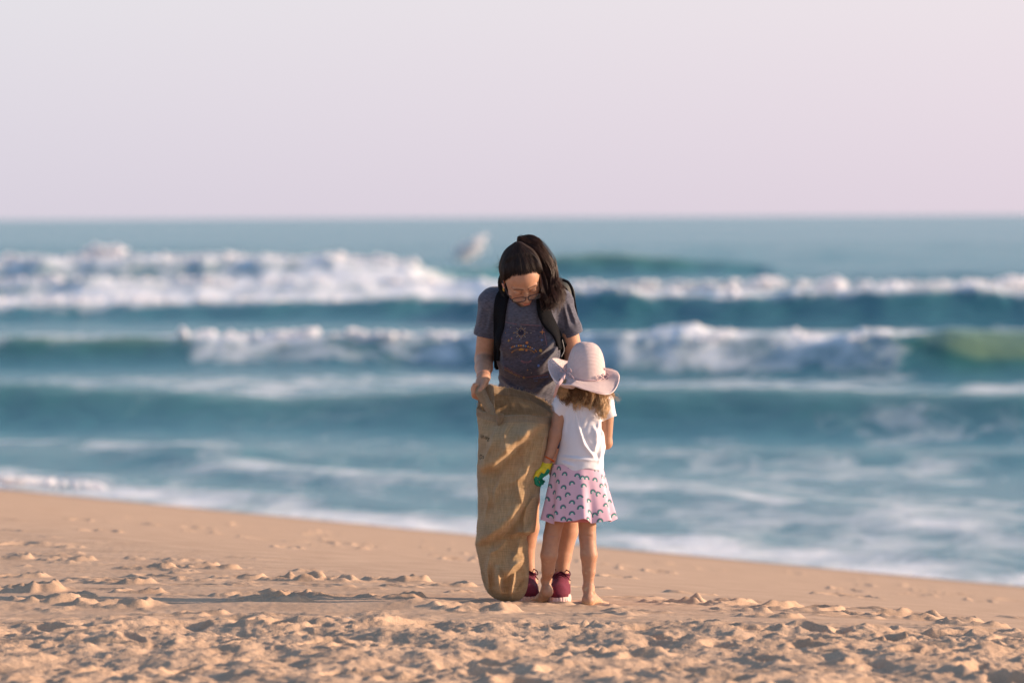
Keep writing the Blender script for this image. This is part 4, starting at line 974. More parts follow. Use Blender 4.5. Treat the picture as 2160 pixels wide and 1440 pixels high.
# ================================================================== BURLAP SACK
def burlap(name, c1=(.50, .31, .15), c2=(.78, .55, .30)):
    m = bpy.data.materials.new(name); m.use_nodes = True; t = m.node_tree; b = t.nodes['Principled BSDF']
    b.inputs['Roughness'].default_value = .95; b.inputs['Specular IOR Level'].default_value = .1; b.inputs['Sheen Weight'].default_value = .3
    uv = tn(t, 'ShaderNodeAttribute', attribute_name='weave', attribute_type='GEOMETRY')
    sp_ = tn(t, 'ShaderNodeSeparateXYZ'); t.links.new(uv.outputs['Vector'], sp_.inputs[0])
    def thread(sock, freq):
        n_ = tn(t, 'ShaderNodeMath', operation='MULTIPLY'); n_.inputs[1].default_value = freq * 2 * math.pi; t.links.new(sock, n_.inputs[0])
        s_ = tn(t, 'ShaderNodeMath', operation='SINE'); t.links.new(n_.outputs[0], s_.inputs[0]); return s_.outputs[0]
    a_ = thread(sp_.outputs[0], 330); b_ = thread(sp_.outputs[1], 330)
    pr_ = tn(t, 'ShaderNodeMath', operation='MULTIPLY'); t.links.new(a_, pr_.inputs[0]); t.links.new(b_, pr_.inputs[1])
    # slubs: noise drawn out along each thread direction
    def slub(sx, sy, sc):
        mp_ = tn(t, 'ShaderNodeMapping'); mp_.inputs['Scale'].default_value = (sx, sy, 1); t.links.new(uv.outputs['Vector'], mp_.inputs[0])
        n_ = tn(t, 'ShaderNodeTexNoise'); n_.inputs['Scale'].default_value = sc; n_.inputs['Detail'].default_value = 3; t.links.new(mp_.outputs[0], n_.inputs['Vector']); return n_.outputs[0]
    s1 = slub(1, .08, 330); s2 = slub(.08, 1, 330); s3 = slub(1, 1, 9)
    def add(p_, q_): n_ = tn(t, 'ShaderNodeMath', operation='ADD'); t.links.new(p_, n_.inputs[0]); t.links.new(q_, n_.inputs[1]); return n_.outputs[0]
    sm_ = add(add(s1, s2), s3)
    mr_ = tn(t, 'ShaderNodeMapRange'); mr_.inputs[1].default_value = 1.15; mr_.inputs[2].default_value = 1.85; t.links.new(sm_, mr_.inputs[0])
    mx_ = tn(t, 'ShaderNodeMix', data_type='RGBA'); mx_.inputs[6].default_value = (*c1, 1); mx_.inputs[7].default_value = (*c2, 1); t.links.new(mr_.outputs[0], mx_.inputs[0])
    t.links.new(mx_.outputs[2], b.inputs['Base Color'])
    hb = tn(t, 'ShaderNodeMath', operation='MULTIPLY_ADD'); hb.inputs[1].default_value = .5; t.links.new(pr_.outputs[0], hb.inputs[0]); t.links.new(sm_, hb.inputs[2])
    bp_ = tn(t, 'ShaderNodeBump'); bp_.inputs['Distance'].default_value = .0016; t.links.new(hb.outputs[0], bp_.inputs['Height']); t.links.new(bp_.outputs[0], b.inputs['Normal'])
    # the open weave lets some light through
    tr = tn(t, 'ShaderNodeBsdfTranslucent'); t.links.new(mx_.outputs[2], tr.inputs[0]); t.links.new(bp_.outputs[0], tr.inputs['Normal'])
    ms_ = tn(t, 'ShaderNodeMixShader'); ms_.inputs[0].default_value = .28; o_ = t.nodes['Material Output']
    t.links.new(b.outputs[0], ms_.inputs[1]); t.links.new(tr.outputs[0], ms_.inputs[2]); t.links.new(ms_.outputs[0], o_.inputs[0])
    return m
def set_vec(me_, v_, name):
    a_ = me_.attributes.new(name, 'FLOAT_VECTOR', 'POINT'); a_.data.foreach_set('vector', np.asarray(v_, np.float32).ravel())
bur = burlap('burlap'); bur2 = burlap('burlap_hem', (.38, .25, .14), (.58, .42, .26))
sack = empty('burlap_sack', P(1075, 1268, -.04), 'tall tan burlap sack standing open on the sand, its rim held by the woman', 'sack')
rim = [(1168, 872, -.03), (1166, 860, .02), (1150, 848, .055), (1120, 831, .065), (1082, 821, .06), (1052, 817, .03), (1034, 812, -.01), (1017, 818, -.045), (1011, 832, -.052), (1014, 848, -.055), (1006, 863, -.085), (1022, 870, -.125), (1044, 875, -.15), (1060, 878, -.166), (1078, 877, -.160), (1110, 876, -.165), (1130, 879, -.155), (1148, 881, -.13), (1162, 880, -.075)]
NT = 400
rc = np.array(rim + [rim[0]], float); q = np.vstack([rc[-2], rc, rc[1]])
tr_ = np.concatenate([[0], np.cumsum(np.hypot(np.diff(rc[:, 0]), np.diff(rc[:, 2]) * 300))]); tr_ /= tr_[-1]
# angle round the mouth for each rim point: 0 right, then the far side, pi left, then the near side
th_pts = np.array([0, .12, .45, .95, 1.45, 1.95, 2.25, 2.6, 2.85, 3.05, 3.25, 3.6, 3.95, 4.25, 4.5, 5.0, 5.35, 5.75, 6.05, 2 * math.pi])
th = np.linspace(0, 2 * math.pi, NT, endpoint=False)
rx, ry_, rd = [np.interp(th, th_pts, rc[:, i]) for i in range(3)]
for _ in range(3): rx, ry_, rd = [(.5 * v_ + .25 * np.roll(v_, 1) + .25 * np.roll(v_, -1)) for v_ in (rx, ry_, rd)]
Ltab = [(800, 1008), (870, 1007), (900, 1010), (960, 1008), (1000, 1007), (1050, 1008), (1090, 1009), (1120, 1006), (1146, 1003), (1165, 1007), (1190, 1012), (1215, 1016), (1235, 1022), (1250, 1030), (1260, 1042), (1266, 1058), (1270, 1078)]
Rtab = [(800, 1165), (880, 1163), (900, 1161), (940, 1155), (980, 1148), (1000, 1143), (1040, 1139), (1070, 1134), (1095, 1131), (1121, 1127), (1125, 1118), (1130, 1112), (1160, 1114), (1200, 1115), (1235, 1113), (1250, 1109), (1260, 1102), (1266, 1094), (1270, 1082)]
Lt, Rt = np.array(Ltab, float), np.array(Rtab, float)
NV = 330; vv = np.linspace(0, 1, NV)[:, None]
PY = ry_[None] + (1270 - ry_[None]) * (vv ** 1.0)
# pack rows closer at the foot where the outline closes
Lx = np.interp(PY, Lt[:, 0], Lt[:, 1]); Rx = np.interp(PY, Rt[:, 0], Rt[:, 1])
ct, st_ = np.cos(th)[None], np.sin(th)[None]
sx = np.sign(ct) * np.abs(ct) ** .85; sd_ = np.sign(st_) * np.abs(st_) ** .8
xc = (Lx + Rx) / 2; hw = (Rx - Lx) / 2
bl = 1 - sstep(0, .12, vv)
cr_ = (rx[None] - xc) / hw
PX = xc + hw * (sx * (1 - bl) + cr_ * bl)
thick = np.interp(PY, [870, 950, 1100, 1180, 1240, 1262, 1270], [.115, .115, .10, .080, .062, .03, .004])
cd = np.interp(PY, [820, 1000, 1200, 1268], [-.07, -.085, -.095, -.07])
DY = (cd + thick * sd_) * (1 - bl) + rd[None] * bl
frontm = sstep(0.1, .75, -st_) * np.ones_like(PY)
PXf = xc + hw * sx                                     # smooth position used to place the folds
disp = np.zeros_like(PY)
def crease(poly, w_hi, w_lo, amp_, sharp=1.25):
    """a fold: the cloth stands proud along the line, drops sharply below it and rises softly above it"""
    global disp
    poly = np.array(poly, float); best = np.full(PY.shape, 1e9); side = np.zeros(PY.shape); along = np.zeros(PY.shape)
    seg = np.diff(poly, axis=0); L = np.hypot(seg[:, 0], seg[:, 1]); c0 = np.concatenate([[0], np.cumsum(L)])
    for i in range(len(seg)):
        d_ = seg[i] / L[i]; ax_, ay_ = PXf - poly[i, 0], PY - poly[i, 1]
        t_ = np.clip(ax_ * d_[0] + ay_ * d_[1], 0, L[i]); ex, ey = ax_ - t_ * d_[0], ay_ - t_ * d_[1]; r_ = np.hypot(ex, ey)
        sg = np.sign(d_[0] * ay_ - d_[1] * ax_); m_ = r_ < best
        best = np.where(m_, r_, best); side = np.where(m_, sg, side); along = np.where(m_, (c0[i] + t_) / c0[-1], along)
    env = np.sin(np.pi * np.clip(along * .86 + .07, 0, 1)) ** .5
    w_ = np.where(side > 0, w_hi, w_lo)
    disp = disp + 1.9 * amp_ * env * np.exp(-(best / w_) ** sharp)
# lines run from upper right to lower left, so side>0 is the upper-left side
crease([(1162, 888), (1130, 905), (1108, 925), (1085, 942), (1062, 966), (1040, 985), (1010, 992)], 26, 5, .036)
crease([(1162, 888), (1130, 905), (1108, 925), (1085, 942), (1062, 966), (1040, 985), (1010, 992)], 4, 16, -.016)
crease([(1046, 900), (1036, 935), (1022, 968), (1010, 985)], 6, 16, .022)
crease([(1060, 882), (1064, 930), (1068, 955)], 6, 8, .012)
crease([(1112, 1032), (1104, 1062), (1082, 1095), (1058, 1118), (1030, 1138), (1006, 1146)], 34, 6, .040)
crease([(1112, 1032), (1104, 1062), (1082, 1095), (1058, 1118), (1030, 1138), (1006, 1146)], 4, 18, -.020)
crease([(1140, 1040), (1122, 1052), (1110, 1070), (1104, 1092), (1104, 1112)], 5, 10, .016)
crease([(1130, 1070), (1128, 1100), (1116, 1122)], 9, 9, .022)
crease([(1126, 1122), (1112, 1124), (1096, 1122), (1080, 1128)], 12, 4, .020)
crease([(1102, 1180), (1082, 1196), (1068, 1214)], 12, 7, .030)
crease([(1048, 1198), (1052, 1228), (1058, 1248)], 6, 5, .030)
crease([(1086, 1210), (1080, 1235), (1078, 1258)], 5, 6, .024)
crease([(1105, 1222), (1090, 1238), (1084, 1250)], 7, 7, -.014)
crease([(1035, 1165), (1028, 1200), (1032, 1240)], 5, 6, .018)
crease([(1120, 835), (1138, 870)], 7, 9, .010)
crease([(1158, 900), (1146, 930), (1140, 968)], 5, 7, .012)
crease([(1096, 990), (1090, 1020), (1098, 1052)], 3, 9, .008); crease([(1060, 1000), (1044, 1040), (1046, 1080)], 3, 10, .008); crease([(1120, 975), (1108, 1000), (1086, 1015)], 8, 3, .009)
crease([(1022, 1010), (1030, 1050), (1022, 1100)], 4, 8, .009); crease([(1066, 1142), (1050, 1160), (1030, 1168)], 8, 3, .010); crease([(1096, 1140), (1092, 1165), (1078, 1180)], 4, 8, .010)
crease([(1040, 1240), (1062, 1250), (1090, 1246)], 3, 6, .008)
disp += .010 * perlin2(PXf / 42 + PY / 90, PY / 60, 93) + .0060 * perlin2(PXf / 22, PY / 28, 91) + .0026 * perlin2(PXf / 9, PY / 11, 92)
DY = DY - disp * (frontm + .35 * (1 - frontm)) * (1 - .7 * bl) * np.where(st_ < .1, 1, -.5) * np.clip((1270 - PY) / 20, 0, 1)
DY -= (1 - frontm) * .004 * perlin2(PXf / 20, PY / 26, 95)
PX = PX + (1.6 * perlin2(PXf / 40 + 5, PY / 34, 96) + .7 * perlin2(PXf / 14, PY / 13, 97)) * np.clip((1262 - PY) / 30, 0, 1)
Wp = np.stack([(PX - 1080) / FPX, (720 - PY) / FPX, -np.ones_like(PX)], -1) @ RMn.T
tq = (D + DY) / Wp[..., 1]; Wp = Wp * tq[..., None]; Wp[..., 2] += EYE
me = mesh_np('sack_cloth', Wp.reshape(-1, 3), grid_faces(NV, NT, True)[:, ::-1])
uu = np.broadcast_to(th[None] * .085, PY.shape); vq = PY * M1
set_vec(me, np.stack([uu, vq, 0 * uu], -1).reshape(-1, 3), 'weave')
cloth = link('sack_cloth', me, sack, bur); md = cloth.modifiers.new('thickness', 'SOLIDIFY'); md.thickness = .0022; md.offset = 0
# pale turned hem round the mouth
hr_ = 12
Wh = Wp[:hr_].copy(); Hn = np.zeros_like(Wh); cen = Wp[0].mean(0)
outw = Wh - cen; outw[..., 2] = 0; outw /= np.linalg.norm(outw, axis=2, keepdims=True)
Wi = Wh - outw * .0030; Wh = Wh + outw * .0040
ring = np.concatenate([Wh[::-1], (Wp[:1] + np.array([0, 0, .004])), Wi])
me = mesh_np('hem', ring.reshape(-1, 3), grid_faces(len(ring), NT, True)); uh = np.broadcast_to(th[None] * .085, ring.shape[:2]); vh = np.broadcast_to(np.arange(len(ring))[:, None] * .002, ring.shape[:2])
set_vec(me, np.stack([uh, vh, 0 * uh], -1).reshape(-1, 3), 'weave'); link('hem', me, sack, bur2)
# frayed fibres along hem and down the seam
def fibres(name, base, n, ln, r_, m_, up=(0, 0, 1)):
    N = n; PT = np.zeros((N, 6, 3)); k_ = Rr.integers(0, len(base), N)
    for i in range(N):
        b0 = base[k_[i]] + Rr.normal(0, .0012, 3); d_ = np.array(up) * Rr.uniform(-.2, 1) + Rr.normal(0, .8, 3); d_ /= np.linalg.norm(d_); cv = Rr.normal(0, .5, 3)
        L_ = ln * Rr.uniform(.3, 1)
        for j in range(6): s0 = j / 5; PT[i, j] = b0 + d_ * L_ * s0 + cv * L_ * s0 * s0
    V_, F_ = tubes(PT, np.full((1, 6), r_), 3); return link(name, mesh_np(name, V_, F_), sack, m_)
fib_m = mat('jute_fibre', (.50, .35, .20), rough=.9)
fb_ = fibres('frayed_fibre', Wp[0], 900, .011, .0005, fib_m); fb_['kind'] = 'stuff'
ti = int(NT * (math.pi + .22) / (2 * math.pi)); seam = Wp[int(NV * .42):, ti]
sb0 = [i for i in range(NT) if th[i] > math.pi]
low = Wp[NV - 4, sb0]
# overlocked seam: down the left side and round the foot
sl_ = np.concatenate([Wp[int(NV * .30):NV - 3, int(NT * .50)][::4], Wp[NV - 4, int(NT * .5):NT:3]]) + np.array([0, -.004, 0])
fb2 = fibres('seam_fibre', sl_, 700, .0045, .0005, fib_m); fb2['kind'] = 'stuff'
PT = spline(sl_, 420); zig = (np.arange(420) % 2 * 2 - 1)[:, None] * .0020; Tn = np.gradient(PT, axis=0); Tn /= np.linalg.norm(Tn, axis=1, keepdims=True) + 1e-9
Sv = np.cross(Tn, [0, -1, 0]); V_, F_ = tubes((PT + Sv * zig)[None], np.full((1, 420), .0012), 4); link('seam', mesh_np('seam', V_, F_), sack, bur2 if False else fib_m)
# the corner her hand pulls up, hanging inside the mouth, and the frayed knot at the rim
def ribbon(name, pts, wid, m_, parent, bulge=.01, n=50, k=13):
    c_ = spline([P(*p_) for p_ in pts], n); w_ = np.interp(np.linspace(0, 1, n), np.linspace(0, 1, len(wid)), wid) * M1 / 2
    T = np.gradient(c_, axis=0); T /= np.linalg.norm(T, axis=1, keepdims=True); side = np.cross(T, [0, -1, 0]); side /= np.linalg.norm(side, axis=1, keepdims=True)
    q_ = np.linspace(-1, 1, k); V_ = c_[:, None] + side[:, None] * (w_[:, None] * q_[None])[..., None]
    V_[..., 1] -= bulge * (1 - q_[None] ** 2) ; V_ += .0018 * perlin3(V_.reshape(-1, 3) * 60, 5).reshape(n, k)[..., None]
    me_ = mesh_np(name, V_.reshape(-1, 3), grid_faces(n, k)); set_vec(me_, np.stack([np.broadcast_to(q_[None] * w_[:, None], (n, k)), np.broadcast_to(np.linspace(0, .15, n)[:, None], (n, k)), np.zeros((n, k))], -1).reshape(-1, 3), 'weave')
    o_ = link(name, me_, parent, m_); md = o_.modifiers.new('thickness', 'SOLIDIFY'); md.thickness = .003; return o_
ribbon('gathered_corner', [(1017, 812, -.085), (1014, 826, -.10), (1021, 842, -.105), (1032, 862, -.12), (1040, 882, -.13)], [16, 24, 20, 20, 14], bur2, sack, .016)
ribbon('folded_rim', [(1030, 814, -.05), (1032, 838, -.045), (1036, 866, -.05), (1040, 880, -.06)], [22, 22, 18, 12], bur2, sack, .012)
ribbon('frayed_knot', [(1056, 872, -.175), (1055, 880, -.185), (1053, 892, -.18), (1052, 900, -.17)], [12, 15, 11, 5], bur2, sack, .010, 20, 9)
kn_ = fibres('knot_fibre', np.array([P(1055 + i, 876 + i, -.185) for i in range(-4, 6)]), 160, .014, .0006, fib_m, (0, -1, 0)); kn_['kind'] = 'stuff'
bk_ = bvh_of(me_ := cloth.data)
ink = mat('faded_black_ink', (.035, .028, .022), rough=.95, spec=.05)
text_on('sack_lettering', "nup.org.", 1009, 919, 12.5, math.radians(24), bk_, ink, sack, off=.0018, squash=.62)
text_on('sack_lettering', "Da", 1011, 968, 14, math.radians(-6), bk_, ink, sack, shear=.3, off=.003, squash=.6)

# ================================================================== CHILD
CD = -.10
child = empty('person', P(1215, 1272, CD), 'small barefoot child seen from behind in white t-shirt, pink rainbow skirt and sun hat', 'person')
CF = head_frame(P(1232, 795, CD + .01), 12, 4, -12, .80, face=1)
S = Sdf()
S.cone(P(1232, 862, CD), P(1228, 930, CD), .070, .066, k=.03, flat=fl, f=1.25); S.cone(P(1228, 930, CD), P(1218, 1010, CD), .066, .085, k=.03, flat=fl, f=1.1)
S.cone(P(1197, 852, CD + .005), P(1270, 852, CD + .005), .033, .033, k=.03); S.cone(P(1233, 850, CD), CF.w(0, -.02, -.05), .034, .034, k=.02)
add_head(S, CF, True)
cEl, cWl = P(1172, 915, CD - .01), P(1154, 972, CD - .03)
S.cone(P(1187, 856, CD), cEl, .034, .0265, k=.02); S.cone(cEl, cWl, .0275, .0185, k=.015)
cEr, cWr = P(1279, 934, CD + .01), P(1262, 925, CD + .15)
S.cone(P(1280, 858, CD), cEr, .032, .0225, k=.02); S.cone(cEr, cWr, .0245, .018, k=.012)
# her right hand, held up in front of her chest
S.cone(cWr, P(1256, 915, CD + .185), .0175, .018, k=.01, flat=fl, f=1.0)
for i in range(4): finger(S, [P(1250 + i * 3.2, 912, CD + .19), P(1248 + i * 3.4, 904, CD + .215), P(1247 + i * 3.2, 904, CD + .235), P(1248 + i * 3, 911, CD + .24)], .0062, .0052)
finger(S, [P(1262, 918, CD + .17), P(1268, 910, CD + .19), P(1266, 902, CD + .205)], .0068, .0056)
# left hand inside the glove
S.cone(cWl, P(1147, 990, CD - .035), .0175, .019, k=.01)
hips = [(P(1183, 1040, CD), P(1164, 1130, CD - .01), P(1152, 1224, CD + .03)), (P(1238, 1040, CD), P(1239, 1130, CD), P(1241, 1240, CD))]
def legc(h, kn, an, s):
    cf = (P(1158, 1170, CD - .016), P(1242, 1170, CD - .010))[s]; lo_ = (P(1156, 1202, CD + .002), P(1242, 1204, CD - .002))[s]
    S.cone(h, kn, .044, .0345, k=.012); S.cone(kn, cf, .0345, .0345, k=.008); S.cone(cf, lo_, .0345, .0262, k=.008); S.cone(lo_, an, .0262, .0182, k=.008)
    S.cone(kn + np.array([-.018, -.036, .004]), kn + np.array([.018, -.036, .002]), .0022, .0022, k=.006, op='s')
for s, l_ in enumerate(hips): legc(*l_, s)
# raised left heel, toes on the sand to the left and away
an = hips[0][2]
gz = lambda p_: ground_z(p_[0], p_[1]) - .004
hl = P(1153, 1247, CD + .015); ball = P(1141, 1263, CD + .055); ball[2] = gz(ball) + .017; tipl = P(1124, 1262, CD + .12); tipl[2] = gz(tipl) + .013
S.cone(an, hl, .0180, .0195, k=.014); S.ell(hl + np.array([.003, -.004, 0]), (.019, .021, .020), k=.012)
S.cone(hl, ball, .021, .0215, k=.02); S.cone(ball, P(1150, 1266, CD + .06) * [1, 1, 0] + np.array([0, 0, gz(ball) + .015]), .017, .014, k=.012)
for i in range(5):
    b0 = ball + np.array([-.016 + i * .010, .012 + i * .004, -.003]); tz = b0 + np.array([-.016 + .004 * i, .032 - .004 * abs(i - 1), 0]); tz[2] = gz(tz) + .008
    S.cone(b0, tz, .0095 - .0006 * i, .0080 - .0006 * i, k=.006)
# flat right foot turned out to the right
an = hips[1][2]; hr2 = P(1241, 1262, CD - .02); hr2[2] = gz(hr2) + .020; br = P(1258, 1266, CD + .07); br[2] = gz(br) + .013
S.cone(an, hr2, .019, .0215, k=.02); S.ell(hr2 + np.array([-.002, -.006, 0]), (.020, .023, .020), k=.010); S.cone(hr2, br, .021, .018, k=.02); S.cone(an + np.array([.004, .01, -.005]), br, .016, .013, k=.02)
S.cone(br, br + np.array([.018, .022, -.002]), .016, .012, k=.012)
for i in range(5):
    b0 = br + np.array([.020 - i * .0085, .006 + i * .010, -.004]); tz = b0 + np.array([.026, .018, 0]) * (1 - .08 * i); tz[2] = gz(tz) + .008
    S.cone(b0, tz, .0082 + (.0018 if i == 4 else 0), .0068 + (.0016 if i == 4 else 0), k=.005)
for l_ in hips:
    for q_ in (-1, 1): S.ell(l_[2] + np.array([q_ * .015, .004, .002]), (.006, .007, .007), k=.012)
me, V = S.mesh('body', .0027)
col = np.tile(np.array([.46, .24, .15]), (len(V), 1))
bz = np.array([ground_z(a_, b_) for a_, b_ in V[V[:, 2] < .06][:, :2]]); lowm = V[:, 2] < .06
sandy = np.zeros(len(V)); sandy[lowm] = 1 - sstep(.004, .030, V[lowm][:, 2] - bz); sandy *= (.55 + .5 * perlin3(V * 90, 3))
blend(sandy * .75, (.50, .36, .20))
blend(.22 * np.clip(perlin3(V * 14, 12), 0, 1), (.50, .20, .13)); blend(.20 * np.clip(perlin3(V * 22, 14), 0, 1), (.40, .22, .14))
dust = (V[:, 2] < .28) * np.clip(perlin3(V * 60, 15) - .25, 0, 1) * 1.2 * (1 - sstep(.05, .28, V[:, 2])); blend(dust, (.60, .44, .28))
for l_ in hips: blend(.35 * np.exp(-(((V - l_[1] - np.array([0, 0, -.01])) ** 2).sum(1) / .040 ** 2)), (.40, .17, .11))
set_col(me, col); link('body', me, child, skin_m)

# ---- white t-shirt
wm_ = mat('white_cotton', (.74, .72, .76), rough=.9, spec=.2, sub=.15, subr=(.01, .01, .01), noise=.02, nscale=40, bump=.0006, bscale=500)
S = Sdf()
S.cone(P(1232, 862, CD), P(1231, 925, CD), .084, .087, k=.03, flat=fl, f=1.22); S.cone(P(1231, 925, CD), P(1221, 992, CD), .087, .101, k=.03, flat=fl, f=1.10)
S.cone(P(1196, 850, CD + .005), P(1270, 850, CD + .005), .040, .040, k=.03); S.cone(P(1233, 838, CD), P(1233, 850, CD), .046, .05, k=.02)
a0, a1 = P(1188, 848, CD), P(1174, 872, CD - .004); b0, b1 = P(1275, 848, CD), P(1287, 884, CD + .0)
S.cone(a0, a1, .038, .0355, k=.025); S.cone(b0, b1, .037, .0300, k=.025)
def cutsl(a_, b_, fr, rr, rin):
    n_ = (b_ - a_) / np.linalg.norm(b_ - a_); c_ = a_ + (b_ - a_) * fr
    def f(p): q_ = p - c_; t_ = q_ @ n_; r_ = np.sqrt(((q_ - np.outer(t_, n_)) ** 2).sum(1)); return np.maximum(-t_, r_ - rr)
    S.fn(f, c_, 1.0, .002); S.cone(c_ - n_ * .012, c_ + n_ * .10, rin - .002, rin + .004, k=.002, op='s')
cutsl(a0, a1 + np.array([-.010, 0, 0]), .95, .055, .0325); cutsl(b0, b1, .95, .055, .0270)
def hemf(p):
    X_ = (p[:, 0] - P(1220, 990, CD)[0]); hz_ = P(1220, 986, CD)[2] - .008 * np.cos(X_ * 26) + .006 * np.sin(X_ * 60) - .02 * X_ * 0
    hz_ = hz_ - .012 * sstep(.04, .12, X_); return (p[:, 2] - hz_) * .95
S.fn(hemf, P(1220, 990, CD), 1.0, .003)
S.cone(P(1221, 1010, CD), P(1221, 972, CD), .094, .078, k=.003, op='s', flat=fl, f=1.10)
S.cone(P(1234, 838, CD), P(1236, 815, CD), .036, .05, k=.003, op='s')
def wfold(p):
    px = 1080 + (p[:, 0] / p[:, 1]) * FPX; py = 457.5 + (EYE - p[:, 2]) / p[:, 1] * FPX; d = np.zeros(len(p))
    def rg(x0, y0, x1, y1, w_, a_):
        nonlocal d
        ab = np.array([x1 - x0, y1 - y0]); L = np.hypot(*ab); ab = ab / L
        t_ = (px - x0) * ab[0] + (py - y0) * ab[1]; e_ = -(px - x0) * ab[1] + (py - y0) * ab[0]; en = np.exp(-np.clip(np.abs(t_ - L / 2) / (L / 2), 0, 9) ** 4)
        d = d - a_ * en * np.exp(-(e_ / w_) ** 2) + a_ * .5 * en * np.exp(-((e_ + w_ * 1.6) / w_) ** 2)
    rg(1212, 862, 1220, 905, 4, .009); rg(1219, 900, 1232, 940, 4, .011); rg(1230, 936, 1254, 968, 4, .010)
    rg(1250, 900, 1262, 925, 4, .006); rg(1264, 890, 1255, 930, 4, .007); rg(1262, 925, 1250, 960, 4, .008); rg(1236, 880, 1226, 905, 4, .004)
    rg(1185, 965, 1260, 972, 3.5, .006); rg(1196, 870, 1188, 915, 4, .004); rg(1270, 950, 1262, 980, 4, .006); rg(1180, 975, 1210, 984, 4, .005)
    return d * (p[:, 1] < D + CD + .03) + .0022 * perlin3(p * 16, 6) + .0010 * perlin3(p * 42, 4)
S.pr.append((wfold, np.zeros(3), 1e9, 0, 'd'))
me, V = S.mesh('t_shirt', .0024); link('t_shirt', me, child, wm_)

# ---- skirt
skm = mat('pink_jersey', attr='Col', rough=.9, spec=.15, bump=.0004, bscale=500)
NA, NR = 900, 300
an_ = np.linspace(0, 2 * math.pi, NA, endpoint=False)[None]; v_ = np.linspace(0, 1, NR)[:, None]
py_ = 978 + (1096 - 978) * v_
cxp = np.interp(v_, [0, 1], [1217, 1220]); hwp = np.interp(v_, [0, .1, .5, 1], [53.5, 55, 64, 74]) * M1; hdp = np.interp(v_, [0, .1, .5, 1], [.082, .088, .105, .125])
pl = v_ ** 1.15 * (np.cos(an_ * 9 + .6 + .5 * np.sin(an_ * 2)) * .5 + np.cos(an_ * 5 + 2.1) * .35 + .25 * np.cos(an_ * 14 + 1))
rr_ = 1 + .15 * pl * np.where(np.sin(an_) < .3, 1, .8)
Xk = P(1217, 1000, CD)[0] + (cxp - 1217) * M1 + hwp * rr_ * np.cos(an_); Yk = D + CD + hdp * rr_ * np.sin(an_)
Zk = P(1217, 978, CD)[2] - (py_ - 978) * M1 + .010 * v_ * pl + .004 * v_ * np.sin(an_ * 3)
Zk = Zk + 0 * Xk
me = mesh_np('skirt', np.stack([Xk, Yk, Zk], -1).reshape(-1, 3), grid_faces(NR, NA, True)[:, ::-1])
# printed rainbows: placed on the unrolled cloth (arc length round, height down)
cir = .102; us = an_ * cir * (1 + .28 * v_); vs = (py_ - 978) * M1 + 0 * an_
us = us + 0 * vs
col = np.tile(np.array([.70, .46, .56]), (NR * NA, 1)); colg = col.reshape(NR, NA, 3)
Rk = random.Random(3); placed = []
tot = 2 * math.pi * cir
for tries in range(6000):
    if len(placed) > 170: break
    a_c, v_c = Rk.uniform(0, 2 * math.pi), Rk.uniform(.02, 1.0)
    if all((min(abs(a_c - a2), 2 * math.pi - abs(a_c - a2)) * cir * (1 + .28 * v_c)) ** 2 + ((v_c - v2) * .24) ** 2 > .0365 ** 2 for a2, v2 in placed): placed.append((a_c, v_c))
pairs = []
for i, (a_c, v_c) in enumerate(placed):
    tl = Rk.uniform(-.35, .35); cs = [(a_c, v_c, tl)]
    if i % 6 == 0: cs.append((a_c + .019 / cir, v_c + .04, tl + .2))
    for a2, v2, tl in cs:
        da = (an_ - a2 + math.pi) % (2 * math.pi) - math.pi; ex = da * cir * (1 + .28 * v_); ey = (v2 - v_) * (1101 - 978) * M1 + .0 * da
        gx_ = ex * math.cos(tl) + ey * math.sin(tl); gy_ = -ex * math.sin(tl) + ey * math.cos(tl)
        r_ = np.hypot(gx_, gy_ * .85 + .0); up_m = gy_ > -.003
        for lo_, hi_, c_ in ((.0092, .0128, (.20, .16, .25)), (.0056, .0094, (.015, .235, .175)), (.0036, .0056, (.62, .64, .66))):
            m_ = (r_ > lo_) & (r_ <= hi_) & up_m; colg[m_] = c_
set_col(me, colg.reshape(-1, 3))
sk = link('skirt', me, child, skm); md = sk.modifiers.new('thickness', 'SOLIDIFY'); md.thickness = .002; md.offset = 0
S = Sdf(); S.cone(P(1218, 1000, CD), P(1219, 1062, CD), .082, .080, k=.02, flat=fl, f=1.05); S.cone(P(1202, 1060, CD), P(1198, 1088, CD), .058, .056, k=.02); S.cone(P(1238, 1060, CD), P(1240, 1098, CD), .057, .055, k=.02)
S.plane(P(1220, 1100, CD), np.array([0, 0, -1.])); me, V = S.mesh('skirt_lining', .005); link('skirt_lining', me, child, mat('rose_lining', (.55, .20, .24), rough=.9))

# ---- glove
gv = mat('glove_rubber', attr='Col', rough=.6, spec=.4, noise=.12, nscale=120, bump=.0006, bscale=300)
S = Sdf()
g0 = P(1156, 972, CD - .03); g1 = P(1147, 990, CD - .035); g2 = P(1135, 1004, CD - .035)
S.cone(g0, g1, .0215, .0235, k=.008, flat=fl, f=1.15); S.cone(g1, g2, .0235, .0190, k=.01, flat=fl, f=1.3)
S.cone(g0, P(1161, 962, CD - .028), .0195, .0215, k=.002, op='s')
finger(S, [P(1132, 998, CD - .055), P(1129, 1010, CD - .058), P(1130, 1018, CD - .052), P(1134, 1022, CD - .045)], .0088, .0068)
finger(S, [P(1135, 1002, CD - .040), P(1132, 1013, CD - .042), P(1134, 1021, CD - .036), P(1139, 1023, CD - .03)], .0088, .0066)
finger(S, [P(1139, 1004, CD - .025), P(1137, 1013, CD - .026), P(1140, 1019, CD - .02), P(1144, 1019, CD - .014)], .0084, .0064)
finger(S, [P(1141, 1004, CD - .012), P(1141, 1011, CD - .012), P(1144, 1015, CD - .006), P(1147, 1015, CD)], .0076, .0058)
finger(S, [P(1143, 988, CD - .052), P(1133, 996, CD - .066), P(1128, 1006, CD - .068)], .0085, .0066, k=.008)
